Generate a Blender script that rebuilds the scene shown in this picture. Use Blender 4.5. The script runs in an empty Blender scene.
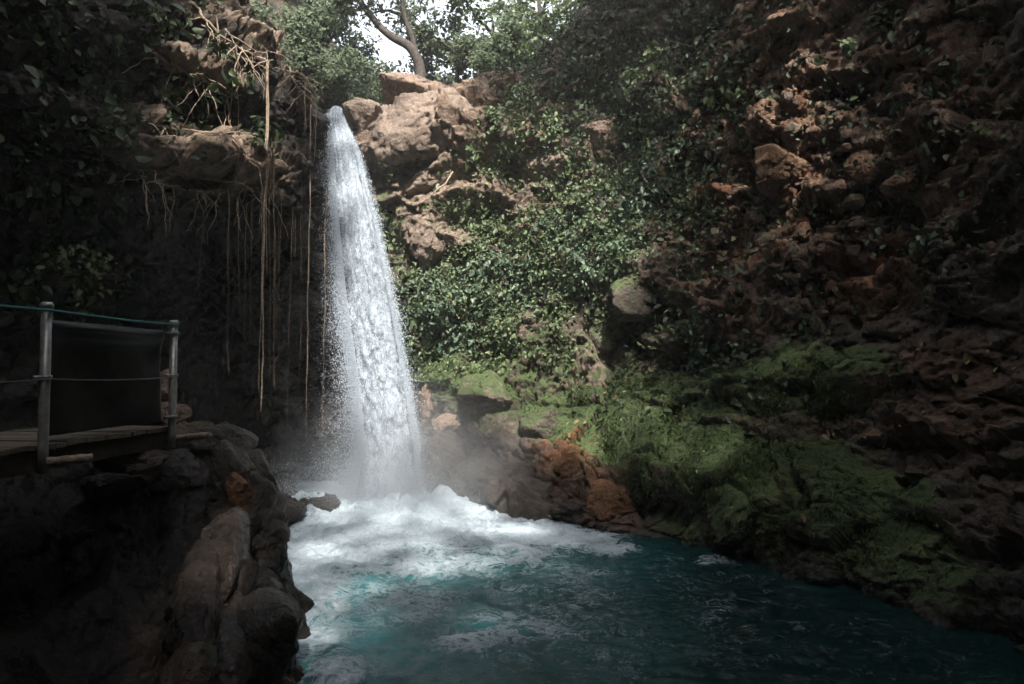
import bpy, math, random
import numpy as np
from mathutils import Vector
from mathutils.bvhtree import BVHTree

rng = np.random.default_rng(7)
random.seed(7)
S = bpy.context.scene
COL = S.collection
R = math.radians

# ------------------------------------------------------------------ camera
FPX = 683.0
CAM = np.array([0.0, 0.0, 3.0])
PITCH = math.atan(27 / FPX)
FW = np.array([0, math.cos(PITCH), math.sin(PITCH)])
UP = np.array([0, -math.sin(PITCH), math.cos(PITCH)])
RT = np.array([1.0, 0, 0])

def ray(px, py):
    return RT * ((px - 512) / FPX) + FW + UP * ((342 - py) / FPX)

def at(px, py, Y):
    d = ray(px, py)
    return CAM + d * (Y / d[1])

def atz(px, py, z):
    d = ray(px, py)
    return CAM + d * ((z - CAM[2]) / d[2])

def proj(P):
    Q = np.asarray(P, float) - CAM
    d = Q @ FW
    d = np.where(d < 0.05, 0.05, d)
    return 512 + FPX * (Q @ RT) / d, 342 - FPX * (Q @ UP) / d

# ------------------------------------------------------------------ noise
def _h(i, j, k, seed):
    with np.errstate(over='ignore'):
        n = (i.astype(np.uint32) * np.uint32(374761393) + j.astype(np.uint32) * np.uint32(668265263)
             + k.astype(np.uint32) * np.uint32(2147483647) + np.uint32((seed * 974711 + 13) & 0xffffffff))
        n = (n ^ (n >> np.uint32(13))) * np.uint32(1274126177)
        n = (n ^ (n >> np.uint32(16))) * np.uint32(2246822519)
        n = n ^ (n >> np.uint32(15))
    return n

def _hf(i, j, k, seed):
    return _h(i, j, k, seed).astype(np.float64) / 4294967295.0

def perlin(P, seed=0):
    P = np.asarray(P, float)
    I = np.floor(P).astype(np.int64)
    F = P - I
    U = F * F * F * (F * (F * 6 - 15) + 10)
    out = 0
    for a in (0, 1):
        for b in (0, 1):
            for c in (0, 1):
                h = _h(I[:, 0] + a, I[:, 1] + b, I[:, 2] + c, seed)
                gx = (h & np.uint32(1023)).astype(float) / 511.5 - 1
                gy = ((h >> np.uint32(10)) & np.uint32(1023)).astype(float) / 511.5 - 1
                gz = ((h >> np.uint32(20)) & np.uint32(1023)).astype(float) / 511.5 - 1
                g = gx * (F[:, 0] - a) + gy * (F[:, 1] - b) + gz * (F[:, 2] - c)
                w = ((U[:, 0] if a else 1 - U[:, 0]) * (U[:, 1] if b else 1 - U[:, 1]) * (U[:, 2] if c else 1 - U[:, 2]))
                out = out + w * g
    return out * 1.25

def fbm(P, oct=4, seed=0, gain=0.5, lac=2.03):
    P = np.asarray(P, float)
    a, s, o = 1.0, 0, np.zeros(len(P))
    for k in range(oct):
        o += a * perlin(P * lac ** k + 17.3 * k, seed + k)
        s += a
        a *= gain
    return o / s

def ridged(P, oct=4, seed=0):
    a, s, o = 1.0, 0, np.zeros(len(P))
    for k in range(oct):
        o += a * (1 - 2 * np.abs(perlin(np.asarray(P) * 2.05 ** k + 9.1 * k, seed + k)))
        s += a
        a *= 0.5
    return o / s

def worley(P, seed=0):
    """F1, F2, random value of the cell, tilted-plane height inside the cell"""
    P = np.asarray(P, float)
    I = np.floor(P).astype(np.int64)
    n = len(P)
    F1 = np.full(n, 9.0); F2 = np.full(n, 9.0); rid = np.zeros(n); tilt = np.zeros(n)
    for a in (-1, 0, 1):
        for b in (-1, 0, 1):
            for c in (-1, 0, 1):
                i, j, k = I[:, 0] + a, I[:, 1] + b, I[:, 2] + c
                dx = i + _hf(i, j, k, seed) - P[:, 0]
                dy = j + _hf(i, j, k, seed + 1) - P[:, 1]
                dz = k + _hf(i, j, k, seed + 2) - P[:, 2]
                d = np.sqrt(dx * dx + dy * dy + dz * dz)
                m = d < F1
                F2 = np.where(m, F1, np.minimum(F2, d))
                r = _hf(i, j, k, seed + 3)
                gx, gy, gz = (_hf(i, j, k, seed + q) * 2 - 1 for q in (4, 5, 6))
                t = gx * dx + gy * dy + gz * dz
                rid = np.where(m, r, rid)
                tilt = np.where(m, t, tilt)
                F1 = np.where(m, d, F1)
    return F1, F2, rid, tilt

def sstep(a, b, x):
    t = np.clip((x - a) / (b - a), 0, 1)
    return t * t * (3 - 2 * t)

def facet(P, seed):
    F1, F2, rid, tilt = worley(P, seed)
    crack = sstep(0.0, 0.07, F2 - F1)
    return (rid - 0.5) * 0.8 + tilt * 1.5 - 0.22 * (1 - crack)

def blobs(px, py, L, soft=0.35):
    """union of soft ellipses (cx, cy, rx, ry, degrees, strength)"""
    m = np.zeros(np.shape(px))
    for (cx, cy, rx, ry, a, s) in L:
        ca, sa = math.cos(R(a)), math.sin(R(a))
        x, y = px - cx, py - cy
        u, v = (x * ca + y * sa) / rx, (-x * sa + y * ca) / ry
        d = np.sqrt(u * u + v * v)
        m = np.maximum(m, s * (1 - sstep(1 - soft, 1 + soft, d)))
    return m

# ------------------------------------------------------------------ mesh tools
def mesh(name, V, F4=None, F3=None, mat=None, smooth=True, cols=None, parent=None, loc=None):
    V = np.asarray(V, np.float32)
    me = bpy.data.meshes.new(name)
    loops, starts, n = [], [], 0
    if F4 is not None and len(F4):
        F4 = np.asarray(F4, np.int32); loops.append(F4.ravel()); starts.append(np.arange(len(F4)) * 4); n = len(F4) * 4
    if F3 is not None and len(F3):
        F3 = np.asarray(F3, np.int32); loops.append(F3.ravel()); starts.append(n + np.arange(len(F3)) * 3)
    loops = np.concatenate(loops).astype(np.int32); starts = np.concatenate(starts).astype(np.int32)
    if loc is not None:
        V = V - np.asarray(loc, np.float32)
    me.vertices.add(len(V)); me.vertices.foreach_set('co', V.ravel())
    me.loops.add(len(loops)); me.loops.foreach_set('vertex_index', loops)
    me.polygons.add(len(starts)); me.polygons.foreach_set('loop_start', starts)
    me.update(calc_edges=True)
    me.polygons.foreach_set('use_smooth', np.full(len(starts), smooth))
    for k, A in (cols or {}).items():
        at_ = me.attributes.new(k, 'FLOAT_COLOR', 'POINT')
        A = np.asarray(A, np.float32)
        if A.ndim == 1:
            A = np.stack([A, A, A, np.ones_like(A)], 1)
        at_.data.foreach_set('color', A.ravel())
    me.validate()
    if mat: me.materials.append(mat)
    o = bpy.data.objects.new(name, me)
    COL.objects.link(o)
    if parent: o.parent = parent
    if loc is not None: o.location = loc
    return o

def tag(o, label=None, cat=None, group=None, kind=None):
    if label: o['label'] = label
    if cat: o['category'] = cat
    if group: o['group'] = group
    if kind: o['kind'] = kind
    return o

def thing(name, label, cat, loc=(0, 0, 0), group=None):
    o = bpy.data.objects.new(name, None); COL.objects.link(o)
    o.location = [float(v) for v in loc]
    return tag(o, label, cat, group)

class MB:
    def __init__(s): s.V, s.F4, s.F3, s.n, s.C = [], [], [], 0, []
    def add(s, V, F4=None, F3=None, tint=None):
        V = np.asarray(V, float)
        if F4 is not None and len(F4): s.F4.append(np.asarray(F4, int) + s.n)
        if F3 is not None and len(F3): s.F3.append(np.asarray(F3, int) + s.n)
        s.V.append(V); s.C.append(np.full(len(V), 0.5) if tint is None else np.broadcast_to(tint, (len(V),)))
        s.n += len(V)
        return s
    def build(s, name, mat, parent=None, smooth=True, loc=None, base=None):
        V = np.concatenate(s.V)
        if parent is not None and base is not None: V = V - np.asarray(base)
        return mesh(name, V, np.concatenate(s.F4) if s.F4 else None, np.concatenate(s.F3) if s.F3 else None, mat,
                    smooth, {'tint': np.concatenate(s.C)}, parent, loc)

def tube(P, rad, n=6, cap=True):
    P = np.asarray(P, float); m = len(P)
    rad = np.broadcast_to(np.asarray(rad, float), (m,))
    T = np.gradient(P, axis=0); T /= np.linalg.norm(T, axis=1, keepdims=True) + 1e-9
    ref = np.array([0.31, 0.87, 0.38]) if abs(T[0] @ [0, 0, 1]) > .5 else np.array([0.1, 0.2, 0.97])
    A = np.cross(T, ref); A /= np.linalg.norm(A, axis=1, keepdims=True) + 1e-9
    B = np.cross(T, A)
    t = np.arange(n) * 2 * math.pi / n
    V = (P[:, None] + rad[:, None, None] * (np.cos(t)[None, :, None] * A[:, None] + np.sin(t)[None, :, None] * B[:, None])).reshape(-1, 3)
    i, j = np.meshgrid(np.arange(m - 1), np.arange(n), indexing='ij'); j2 = (j + 1) % n
    F4 = np.stack([i * n + j, i * n + j2, (i + 1) * n + j2, (i + 1) * n + j], -1).reshape(-1, 4)
    F3 = []
    if cap:
        V = np.vstack([V, P[:1], P[-1:]]); c0, c1 = m * n, m * n + 1
        for k in range(n):
            F3 += [[c0, (k + 1) % n, k], [c1, (m - 1) * n + k, (m - 1) * n + (k + 1) % n]]
    return V, F4, F3

def crv(pts, n):
    """Catmull-Rom through pts (k, d)"""
    pts = np.asarray(pts, float)
    q = np.vstack([2 * pts[0] - pts[1], pts, 2 * pts[-1] - pts[-2]])
    t = np.linspace(0, len(pts) - 1 - 1e-9, n); i = t.astype(int); f = (t - i)[:, None]
    a, b, c, d = q[i], q[i + 1], q[i + 2], q[i + 3]
    return 0.5 * (2 * b + (c - a) * f + (2 * a - 5 * b + 4 * c - d) * f * f + (3 * b - a - 3 * c + d) * f ** 3)

def box(c, h, rot=0):
    x, y, z = h
    V = np.array([[sx * x, sy * y, sz * z] for sx in (-1, 1) for sy in (-1, 1) for sz in (-1, 1)], float)
    ca, sa = math.cos(rot), math.sin(rot)
    V = V @ np.array([[ca, sa, 0], [-sa, ca, 0], [0, 0, 1]]) + np.asarray(c)
    return V, [[0, 1, 3, 2], [4, 6, 7, 5], [0, 4, 5, 1], [2, 3, 7, 6], [0, 2, 6, 4], [1, 5, 7, 3]]

def grid_faces(nu, nv):
    i, j = np.meshgrid(np.arange(nu - 1), np.arange(nv - 1), indexing='ij')
    a = i * nv + j
    return np.stack([a, a + nv, a + nv + 1, a + 1], -1).reshape(-1, 4)

def grid_normals(G):
    N = np.cross(np.gradient(G, axis=0), np.gradient(G, axis=1))
    return N / (np.linalg.norm(N, axis=2, keepdims=True) + 1e-9)

# ------------------------------------------------------------------ materials
def newmat(name):
    m = bpy.data.materials.new(name); m.use_nodes = True
    nt = m.node_tree; nt.nodes.clear()
    out = nt.nodes.new('ShaderNodeOutputMaterial')
    class K: pass
    k = K(); k.m, k.nt, k.out = m, nt, out
    def N(t, **kw):
        n = nt.nodes.new(t)
        for a, v in kw.items():
            if a.startswith('i_'):
                key = a[2:]
                n.inputs[int(key) if key.isdigit() else key.replace('_', ' ')].default_value = v
            else: setattr(n, a, v)
        return n
    k.N = N
    k.L = lambda a, b: nt.links.new(a, b)
    def noise(scale, detail=5, rough=0.55, vec=None, dist=0.0):
        n = N('ShaderNodeTexNoise'); n.inputs['Scale'].default_value = scale; n.inputs['Detail'].default_value = detail
        n.inputs['Roughness'].default_value = rough; n.inputs['Distortion'].default_value = dist
        if vec is not None: k.L(vec, n.inputs['Vector'])
        return n.outputs['Fac']
    k.noise = noise
    def ramp(fac, *stops):
        r = N('ShaderNodeValToRGB'); el = r.color_ramp.elements
        while len(el) < len(stops): el.new(0.5)
        for e, (p, c) in zip(el, stops):
            e.position = p; e.color = (c, c, c, 1) if not hasattr(c, '__len__') else (*c, 1)
        k.L(fac, r.inputs['Fac']); return r.outputs['Color']
    k.ramp = ramp
    def mixc(f, a, b, mode='MIX'):
        n = N('ShaderNodeMix', data_type='RGBA', blend_type=mode)
        for s, v in ((0, f), (6, a), (7, b)):
            if isinstance(v, (int, float)): n.inputs[s].default_value = v
            elif isinstance(v, tuple): n.inputs[s].default_value = (*v, 1)
            else: k.L(v, n.inputs[s])
        return n.outputs[2]
    k.mixc = mixc
    def math_(op, a, b=0.0, clamp=False):
        n = N('ShaderNodeMath', operation=op); n.use_clamp = clamp
        for s, v in ((0, a), (1, b)):
            if isinstance(v, (int, float)): n.inputs[s].default_value = v
            else: k.L(v, n.inputs[s])
        return n.outputs[0]
    k.math = math_
    def bump(h, strength, dist, nrm=None):
        n = N('ShaderNodeBump'); n.inputs['Strength'].default_value = strength; n.inputs['Distance'].default_value = dist
        k.L(h, n.inputs['Height'])
        if nrm is not None: k.L(nrm, n.inputs['Normal'])
        return n.outputs['Normal']
    k.bump = bump
    return k

def bsdf(k, color, rough, nrm=None, spec=0.4, **kw):
    b = k.N('ShaderNodeBsdfPrincipled')
    for s, v in (('Base Color', color), ('Roughness', rough), ('Specular IOR Level', spec)):
        if isinstance(v, (int, float)): b.inputs[s].default_value = v
        elif isinstance(v, tuple): b.inputs[s].default_value = (*v, 1)
        else: k.L(v, b.inputs[s])
    for s, v in kw.items(): b.inputs[s].default_value = v
    if nrm is not None: k.L(nrm, b.inputs['Normal'])
    return b.outputs[0]

def rock_material(name, dark=(0.035, 0.028, 0.022), mid=(0.115, 0.088, 0.066), tan=(0.36, 0.27, 0.20),
                  red=(0.27, 0.108, 0.043), moss_a=(0.030, 0.050, 0.012), moss_b=(0.098, 0.130, 0.048), zone=True, spec=.45, const=(0, 0, 0, 0)):
    k = newmat(name)
    co = k.N('ShaderNodeNewGeometry')
    pos, nrm = co.outputs['Position'], co.outputs['Normal']
    n1 = k.noise(0.9, 6, .6, pos, .4); n2 = k.noise(5, 6, .65, pos, .2); n3 = k.noise(22, 5, .7, pos); n4 = k.noise(70, 3, .6, pos)
    if zone:
        a = k.N('ShaderNodeAttribute', attribute_name='zone')
        sp = k.N('ShaderNodeSeparateColor'); k.L(a.outputs['Color'], sp.inputs[0])
        zm, zr, zt, zw = sp.outputs[0], sp.outputs[1], sp.outputs[2], a.outputs['Alpha']
    else:
        vals = []
        for v in const:
            n = k.N('ShaderNodeValue'); n.outputs[0].default_value = v; vals.append(n.outputs[0])
        zm, zr, zt, zw = vals
    var = k.math('ADD', k.math('MULTIPLY', n1, .45), k.math('MULTIPLY', n2, .55))
    base = k.mixc(k.ramp(var, (.36, 0.), (.62, 1.)), dark, mid)
    tanc = k.mixc(k.ramp(n2, (.35, 0.), (.65, 1.)), tuple(c * .62 for c in tan), tan)
    base = k.mixc(k.math('MULTIPLY', zt, k.ramp(n2, (.25, .35), (.55, 1.))), base, tanc)
    redc = k.mixc(k.ramp(n2, (.35, 0.), (.68, 1.)), tuple(c * .5 for c in red), red)
    base = k.mixc(k.math('MULTIPLY', zr, k.ramp(n1, (.32, .3), (.55, 1.))), base, redc)
    base = k.mixc(1.0, base, k.ramp(n3, (.30, .55), (.60, 1.)), 'MULTIPLY')
    base = k.mixc(k.ramp(n4, (.66, 0.), (.76, .5)), base, (.30, .27, .22))
    # moss grows where the zone says and where the stone faces up
    sz = k.N('ShaderNodeSeparateXYZ'); k.L(nrm, sz.inputs[0])
    upf = k.ramp(sz.outputs[2], (.0, .35), (.65, 1.))
    mm = k.math('SUBTRACT', k.math('MULTIPLY', k.math('MULTIPLY', zm, upf), 2.1), k.ramp(n2, (.3, 0.), (.7, 1.)))
    mm = k.ramp(mm, (.08, 0.), (.42, 1.))
    mossc = k.mixc(k.ramp(k.math('ADD', k.math('MULTIPLY', n3, .5), k.math('MULTIPLY', n1, .5)), (.38, 0.), (.62, 1.)), moss_a, moss_b)
    mossc = k.mixc(k.ramp(n4, (.35, .0), (.7, .5)), mossc, moss_a)
    wetd = k.mixc(k.math('MULTIPLY', zw, .62), (1., 1., 1.), (.18, .18, .18))
    base = k.mixc(1.0, base, wetd, 'MULTIPLY')
    col = k.mixc(mm, base, mossc)
    rough = k.math('SUBTRACT', .88, k.math('MULTIPLY', k.math('MULTIPLY', zw, k.math('SUBTRACT', 1., mm)), k.ramp(n2, (.3, .72), (.7, .5))))
    nb = k.bump(n2, .7, .10)
    nb = k.bump(n3, .8, .06, nb)
    nb = k.bump(n4, .7, .022, nb)
    k.L(bsdf(k, col, rough, nb, spec), k.out.inputs[0])
    return k.m

def leaf_material(name, a, b, trans=.3, rough=.5):
    k = newmat(name)
    at_ = k.N('ShaderNodeAttribute', attribute_name='tint')
    c = k.ramp(at_.outputs['Fac'], (.0, tuple(x * .55 for x in a)), (.5, a), (1., b))
    n = k.noise(6, 2, .5, k.N('ShaderNodeNewGeometry').outputs['Position'])
    c = k.mixc(1., c, k.ramp(n, (.3, .65), (.7, 1.15)), 'MULTIPLY')
    s = bsdf(k, c, rough, None, .35)
    t = k.N('ShaderNodeBsdfTranslucent'); k.L(c, t.inputs[0])
    mx = k.N('ShaderNodeMixShader'); mx.inputs[0].default_value = trans
    k.L(s, mx.inputs[1]); k.L(t.outputs[0], mx.inputs[2]); k.L(mx.outputs[0], k.out.inputs[0])
    return k.m

def bark_material(name, a, b, scale=14):
    k = newmat(name)
    pos = k.N('ShaderNodeNewGeometry').outputs['Position']
    n = k.noise(scale, 5, .6, pos, .5)
    c = k.mixc(k.ramp(n, (.35, 0.), (.65, 1.)), a, b)
    k.L(bsdf(k, c, .85, k.bump(n, .6, .02), .25), k.out.inputs[0])
    return k.m

M = {}
M['cliff'] = rock_material('cliff rock')
M['overhang'] = rock_material('shade-darkened overhang rock', dark=(.012, .010, .008), mid=(.040, .031, .024), tan=(.34, .25, .18))  # base darkened so the shade between lit ledges sits in the colour
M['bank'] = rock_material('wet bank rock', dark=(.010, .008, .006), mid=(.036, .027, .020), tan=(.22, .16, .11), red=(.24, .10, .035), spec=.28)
M['leaf'] = leaf_material('creeper leaf', (.098, .140, .060), (.215, .255, .13))
M['leaf_blue'] = leaf_material('glossy leaf', (.068, .112, .066), (.16, .205, .13), .22, .45)
M['leaf_dark'] = leaf_material('shade-darkened leaf', (.026, .046, .020), (.080, .100, .045))  # darker copy of the leaf green, carrying the shade of unlit foliage
M['leaf_tree'] = leaf_material('tree leaf', (.125, .165, .10), (.24, .28, .18), .62)
M['leaf_dry'] = leaf_material('dry leaf', (.20, .15, .07), (.34, .28, .15))
M['mossleaf'] = leaf_material('moss sprig', (.038, .066, .018), (.095, .135, .042), .15, .85)
M['bark'] = bark_material('bark', (.022, .018, .015), (.065, .055, .046))
M['root'] = bark_material('pale root', (.13, .10, .07), (.36, .285, .215), 25)
M['root_dark'] = bark_material('dark root', (.07, .052, .036), (.20, .15, .105), 25)

# ------------------------------------------------------------------ cliffs
def loft(cols, prof, nu, nv):
    """cols (k,2) plan points, prof: per column list of (setback, z); returns base grid and its smooth normals (out of the rock)"""
    cols = np.asarray(cols, float)
    T = np.gradient(cols, axis=0); T /= np.linalg.norm(T, axis=1, keepdims=True)
    IN = np.stack([-T[:, 1], T[:, 0]], 1)          # into the rock
    rows = np.asarray(prof, float)                 # k, m, 2
    ctrl = np.zeros((len(cols), rows.shape[1], 3))
    ctrl[:, :, 0] = cols[:, None, 0] + IN[:, None, 0] * rows[:, :, 0]
    ctrl[:, :, 1] = cols[:, None, 1] + IN[:, None, 1] * rows[:, :, 0]
    ctrl[:, :, 2] = rows[:, :, 1]
    k, m = ctrl.shape[:2]
    A = crv(ctrl.reshape(k, -1), nu).reshape(nu, m, 3)
    G = crv(A.transpose(1, 0, 2).reshape(m, -1), nv).reshape(nv, nu, 3).transpose(1, 0, 2)
    return G, grid_normals(G)

BVHS = {}
def bvh_of(key, G, step=2):
    g = G[::step, ::step]
    nu, nv = g.shape[:2]
    BVHS[key] = BVHTree.FromPolygons([tuple(v) for v in g.reshape(-1, 3).tolist()], grid_faces(nu, nv).tolist())

def hit(px, py, keys=('cliff', 'left', 'bank')):
    d = Vector(ray(px, py)).normalized(); best = None
    for key in keys:
        if key not in BVHS: continue
        p, n, i, t = BVHS[key].ray_cast(Vector(CAM), d)
        if p is not None and (best is None or t < best[2]): best = (np.array(p), np.array(n), t)
    if best is None: return None
    p, n, t = best
    if n @ np.array(d) > 0: n = -n
    return p, n

def rock_disp(P, px, py, moss, big=1.0):
    d = 0.42 * big * fbm(P * 0.38, 3, 11)
    def warp(q, a, sd): return q + a * np.stack([fbm(q * 1.7, 3, sd), fbm(q * 1.7 + 7, 3, sd + 1), fbm(q * 1.7 + 13, 3, sd + 2)], 1)
    f1 = facet(warp(P * np.array([.62, .62, .85]), .22, 5), 21)
    f2 = facet(warp(P * np.array([1.6, 1.6, 2.5]), .16, 6), 31)
    f3 = facet(warp(P * np.array([4.2, 4.2, 6.4]), .14, 7), 41)
    f4 = facet(P * 10.5, 43)
    s = 1 - .6 * moss
    d += .34 * big * f1 + .15 * f2 * s + .06 * f3 * s + .022 * f4 * s
    d += .045 * ridged(P * np.array([2.2, 2.2, 3.4]), 5, 51) * s + .03 * fbm(P * 9, 4, 61)
    d += moss * (.05 * np.abs(fbm(P * 5, 3, 71)) + .02 * fbm(P * 22, 2, 72))
    return d

# --- main cliff: from the cave behind the fall round to the right and behind the camera
CC = [(-13, 16.6), (-9.0, 18.6), (-6.4, 18.2), (-4.1, 17.3), (-1.95, 16.0), (0, 14.2), (1.6, 12.9), (3.0, 11.2), (4.4, 9.6), (5.2, 8.0),
      (5.9, 6.0), (6.6, 2.0), (7.2, -4), (5.5, -11), (-3, -14.5), (-13, -12)]  # last columns unseen, added behind the camera to block low sky light
CP_ = [
    [(0, -1.5), (0, 0), (0, 1.5), (0, 3), (0, 5), (0, 7), (0, 9), (0, 11), (0, 13), (.5, 18)],
    [(0, -1.5), (0, 0), (0, 1.5), (0, 3), (0, 5), (0, 7), (0, 9), (0, 11), (.5, 13), (1.5, 18)],
    [(.1, -1.5), (.1, 0), (.2, 1.5), (.1, 3), (0, 5), (-.2, 6.6), (-.2, 8.2), (.3, 9.2), (3, 10.4), (9, 12.5)],
    [(.2, -1.5), (.2, 0), (.3, 1.5), (.2, 3), (.2, 5), (.1, 7), (-.1, 8.6), (.1, 9.25), (3, 9.5), (10, 10)],
    [(-.2, -1.5), (0, 0), (.4, 1.4), (.9, 2.6), (1.2, 4.6), (1.1, 6.6), (.8, 8.6), (1.3, 9.9), (3, 10.7), (9, 11.6)],
    [(-.4, -1.5), (-.1, 0), (.5, 1.2), (1.5, 2.4), (2.1, 4.5), (2.4, 6.8), (2.6, 8.8), (2.7, 10.2), (3.0, 12), (4.6, 17)],
    [(0, -1.5), (-.1, .2), (.35, 1.0), (1.5, 2.3), (2.2, 4.4), (2.6, 6.8), (2.9, 9.2), (3.1, 11.5), (3.3, 14), (4, 18)],
    [(.5, -1.5), (.45, .1), (.1, .9), (1.25, 2), (1.8, 3.9), (2.2, 6.5), (2.5, 9.2), (2.7, 11.5), (2.9, 14), (3.4, 18)],
    [(.1, -1.5), (0, .1), (.6, 1), (1.5, 2.2), (1.9, 4), (2.2, 6.5), (2.4, 9.2), (2.5, 11.5), (2.5, 14), (2.5, 18)],
    [(.1, -1.5), (0, .1), (.6, 1), (1.4, 2.2), (1.8, 4), (2.1, 6.5), (2.3, 9.2), (2.4, 11.5), (2.3, 14), (2.2, 18)],
] + [[(.1, -1.5), (0, .1), (.5, 1), (1.1, 2.2), (1.4, 4), (1.7, 6.5), (1.8, 9.2), (1.8, 11.5), (1.7, 14), (1.5, 18)]] * 6
# finer sampling where the camera sees it: resample the column parameter
def loft_w(cols, prof, nu_list, nv):
    G, N = loft(cols, prof, (len(cols) - 1) * 60 + 1, nv)
    idx = []
    for k, c in enumerate(nu_list):
        idx.append(k * 60 + np.arange(c) * 60 / c)
    idx = np.concatenate(idx + [np.array([(len(cols) - 1) * 60.0])])
    i = np.minimum(idx.astype(int), (len(cols) - 1) * 60 - 1); f = (idx - i)[:, None, None]
    G2 = G[i] * (1 - f) + G[i + 1] * f
    return G2, grid_normals(G2)

G, N = loft_w(CC, CP_, [16, 16, 40, 90, 100, 110, 100, 95, 85, 70, 40, 24, 16, 16, 16], 520)
sh = G.shape
P = G.reshape(-1, 3); NN = N.reshape(-1, 3)
px, py = proj(P)
front = P[:, 1] > 3
wob = 22 * fbm(P * 1.1, 3, 91); wob2 = 22 * fbm(P * 1.1 + 40, 3, 92)
qx, qy = px + wob, py + wob2
moss = blobs(qx, qy, [(500, 385, 95, 42, 5, .75), (575, 415, 55, 34, 10, .95), (660, 430, 90, 55, 15, 1.0), (730, 480, 100, 60, 25, 1.0),
                      (800, 380, 100, 34, -3, 1.0), (850, 500, 120, 52, 25, .9), (900, 560, 90, 40, 20, .7), (430, 375, 35, 25, 0, .9), (395, 250, 14, 70, 0, .6),
                      (650, 350, 60, 40, 0, .35), (545, 360, 70, 30, 0, .6), (700, 540, 60, 25, 10, .6)], .5) * front
redz = blobs(qx, qy, [(770, 130, 90, 150, 10, .75), (800, 35, 75, 75, 0, .7), (930, 110, 80, 100, 0, .5), (745, 215, 80, 60, 0, .85), (865, 270, 45, 40, 0, 1.),
                      (570, 465, 32, 34, 0, 1.), (612, 500, 40, 36, 0, .7), (760, 525, 55, 20, 5, .8), (960, 400, 80, 60, 0, .5), (520, 130, 120, 60, 0, .22), (730, 300, 60, 40, 0, .5)], .5) * front
tanz = blobs(qx, qy, [(405, 110, 80, 45, 0, 1.), (430, 165, 80, 50, 0, .8), (420, 230, 60, 55, 0, .8), (520, 170, 90, 70, 0, .55), (800, 35, 60, 60, 0, .55), (560, 220, 70, 60, 0, .5),
                      (940, 110, 60, 70, 20, .35), (470, 340, 90, 40, 0, .25), (590, 370, 30, 30, 0, .5), (410, 85, 70, 20, 0, .9)], .5) * front
wetz = np.maximum(blobs(qx, qy, [(500, 500, 120, 55, 8, .9), (620, 520, 70, 40, 0, .9), (430, 450, 30, 70, 0, .6), (340, 330, 70, 260, 0, .9)], .4) * front,
                  .95 * (1 - sstep(.35, 1.0, P[:, 2] + .3 * fbm(P, 2, 3))))
D = rock_disp(P, px, py, moss)
D += blobs(px, py, [(640, 275, 55, 40, 0, .35), (700, 425, 100, 30, 10, .25), (470, 400, 70, 40, 0, .3), (795, 375, 90, 25, 0, .35), (570, 150, 60, 25, 0, .35),
                    (425, 120, 55, 35, -15, .45), (430, 235, 26, 34, 0, .3)], .8) * front
D -= blobs(px, py, [(470, 215, 30, 20, 0, .5), (620, 160, 22, 22, 0, .5), (640, 320, 45, 16, -10, .5), (650, 500, 60, 24, 8, .6), (520, 165, 50, 16, 0, .5), (445, 250, 18, 12, -20, .4),
                    (720, 360, 50, 18, 0, .4), (800, 215, 40, 18, 0, .3), (460, 175, 45, 10, -15, .3), (880, 300, 60, 40, 0, .3)], .6) * front
P2 = P + NN * D[:, None]
Gc = P2.reshape(sh); Nc = grid_normals(Gc)
Fa, Fb, ra, ta_ = worley(P * np.array([2.1, 2.1, 2.6]) + .25 * fbm(P * 2, 2, 66)[:, None], 701)
Fc, Fd, rc, tc_ = worley(P * 4.7, 711)
P2 = P2 + NN * (redz * (sstep(.35, .6, ra) * .20 * (.62 - Fa).clip(0) / .62 + .10 * sstep(.3, .6, rc) * (.6 - Fc).clip(0) + .05 * ta_))[:, None]
Gc = P2.reshape(sh); Nc = grid_normals(Gc)
tanz = np.maximum(tanz, redz * sstep(.62, .72, ra) * .75 * sstep(.62, .4, Fa)); redz = redz * (.55 + .45 * sstep(.3, .7, rc))
Z = np.stack([moss, redz, tanz, wetz], 1)
cl = mesh('cliff', P2, grid_faces(*sh[:2]), mat=M['cliff'], cols={'zone': Z})
tag(cl, 'brown and mossy rock cliff curving round the right of the pool', kind='structure')
bvh_of('cliff', Gc)
CL = dict(P=P2, N=Nc.reshape(-1, 3), px=px, py=py, front=front)

# --- left cliff with the overhang and the cave under it
LC = [(-9, -12), (-8.6, -3), (-8.0, 3), (-7.5, 7.5), (-6.6, 10.6), (-5.3, 12.7), (-4.15, 14.2), (-4.0, 15.5), (-5.2, 18), (-9, 24)]
lp = [(3.0, -1.5), (3.0, 0), (3.1, 2.5), (3.0, 4.2), (2.6, 5.3), (1.3, 5.75), (.15, 6.1), (-.05, 6.9), (.35, 7.8), (.2, 8.6), (.5, 9.5), (1.0, 10.8), (1.3, 13), (2.4, 18)]
def lprof(rec, top):
    out = []
    for i, (s, z) in enumerate(lp):
        s2 = s * rec if i < 6 else (s if i < 9 else s + top * max(0, z - 8.3))
        out.append((s2, z))
    return out
LP = [lprof(.4, 0), lprof(.4, 0), lprof(.3, 0), lprof(.25, 0), lprof(.5, .0), lprof(.95, .1), lprof(.75, .42), lprof(.35, .45), lprof(.3, .3), lprof(.3, .3)]
G, N = loft_w(LC, LP, [10, 12, 24, 70, 110, 110, 70, 50, 16], 460)
sh = G.shape
P = G.reshape(-1, 3); NN = N.reshape(-1, 3)
px, py = proj(P)
front = P[:, 1] > 3
qx, qy = px + 18 * fbm(P * 1.2, 3, 93), py + 18 * fbm(P * 1.2 + 30, 3, 94)
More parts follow.
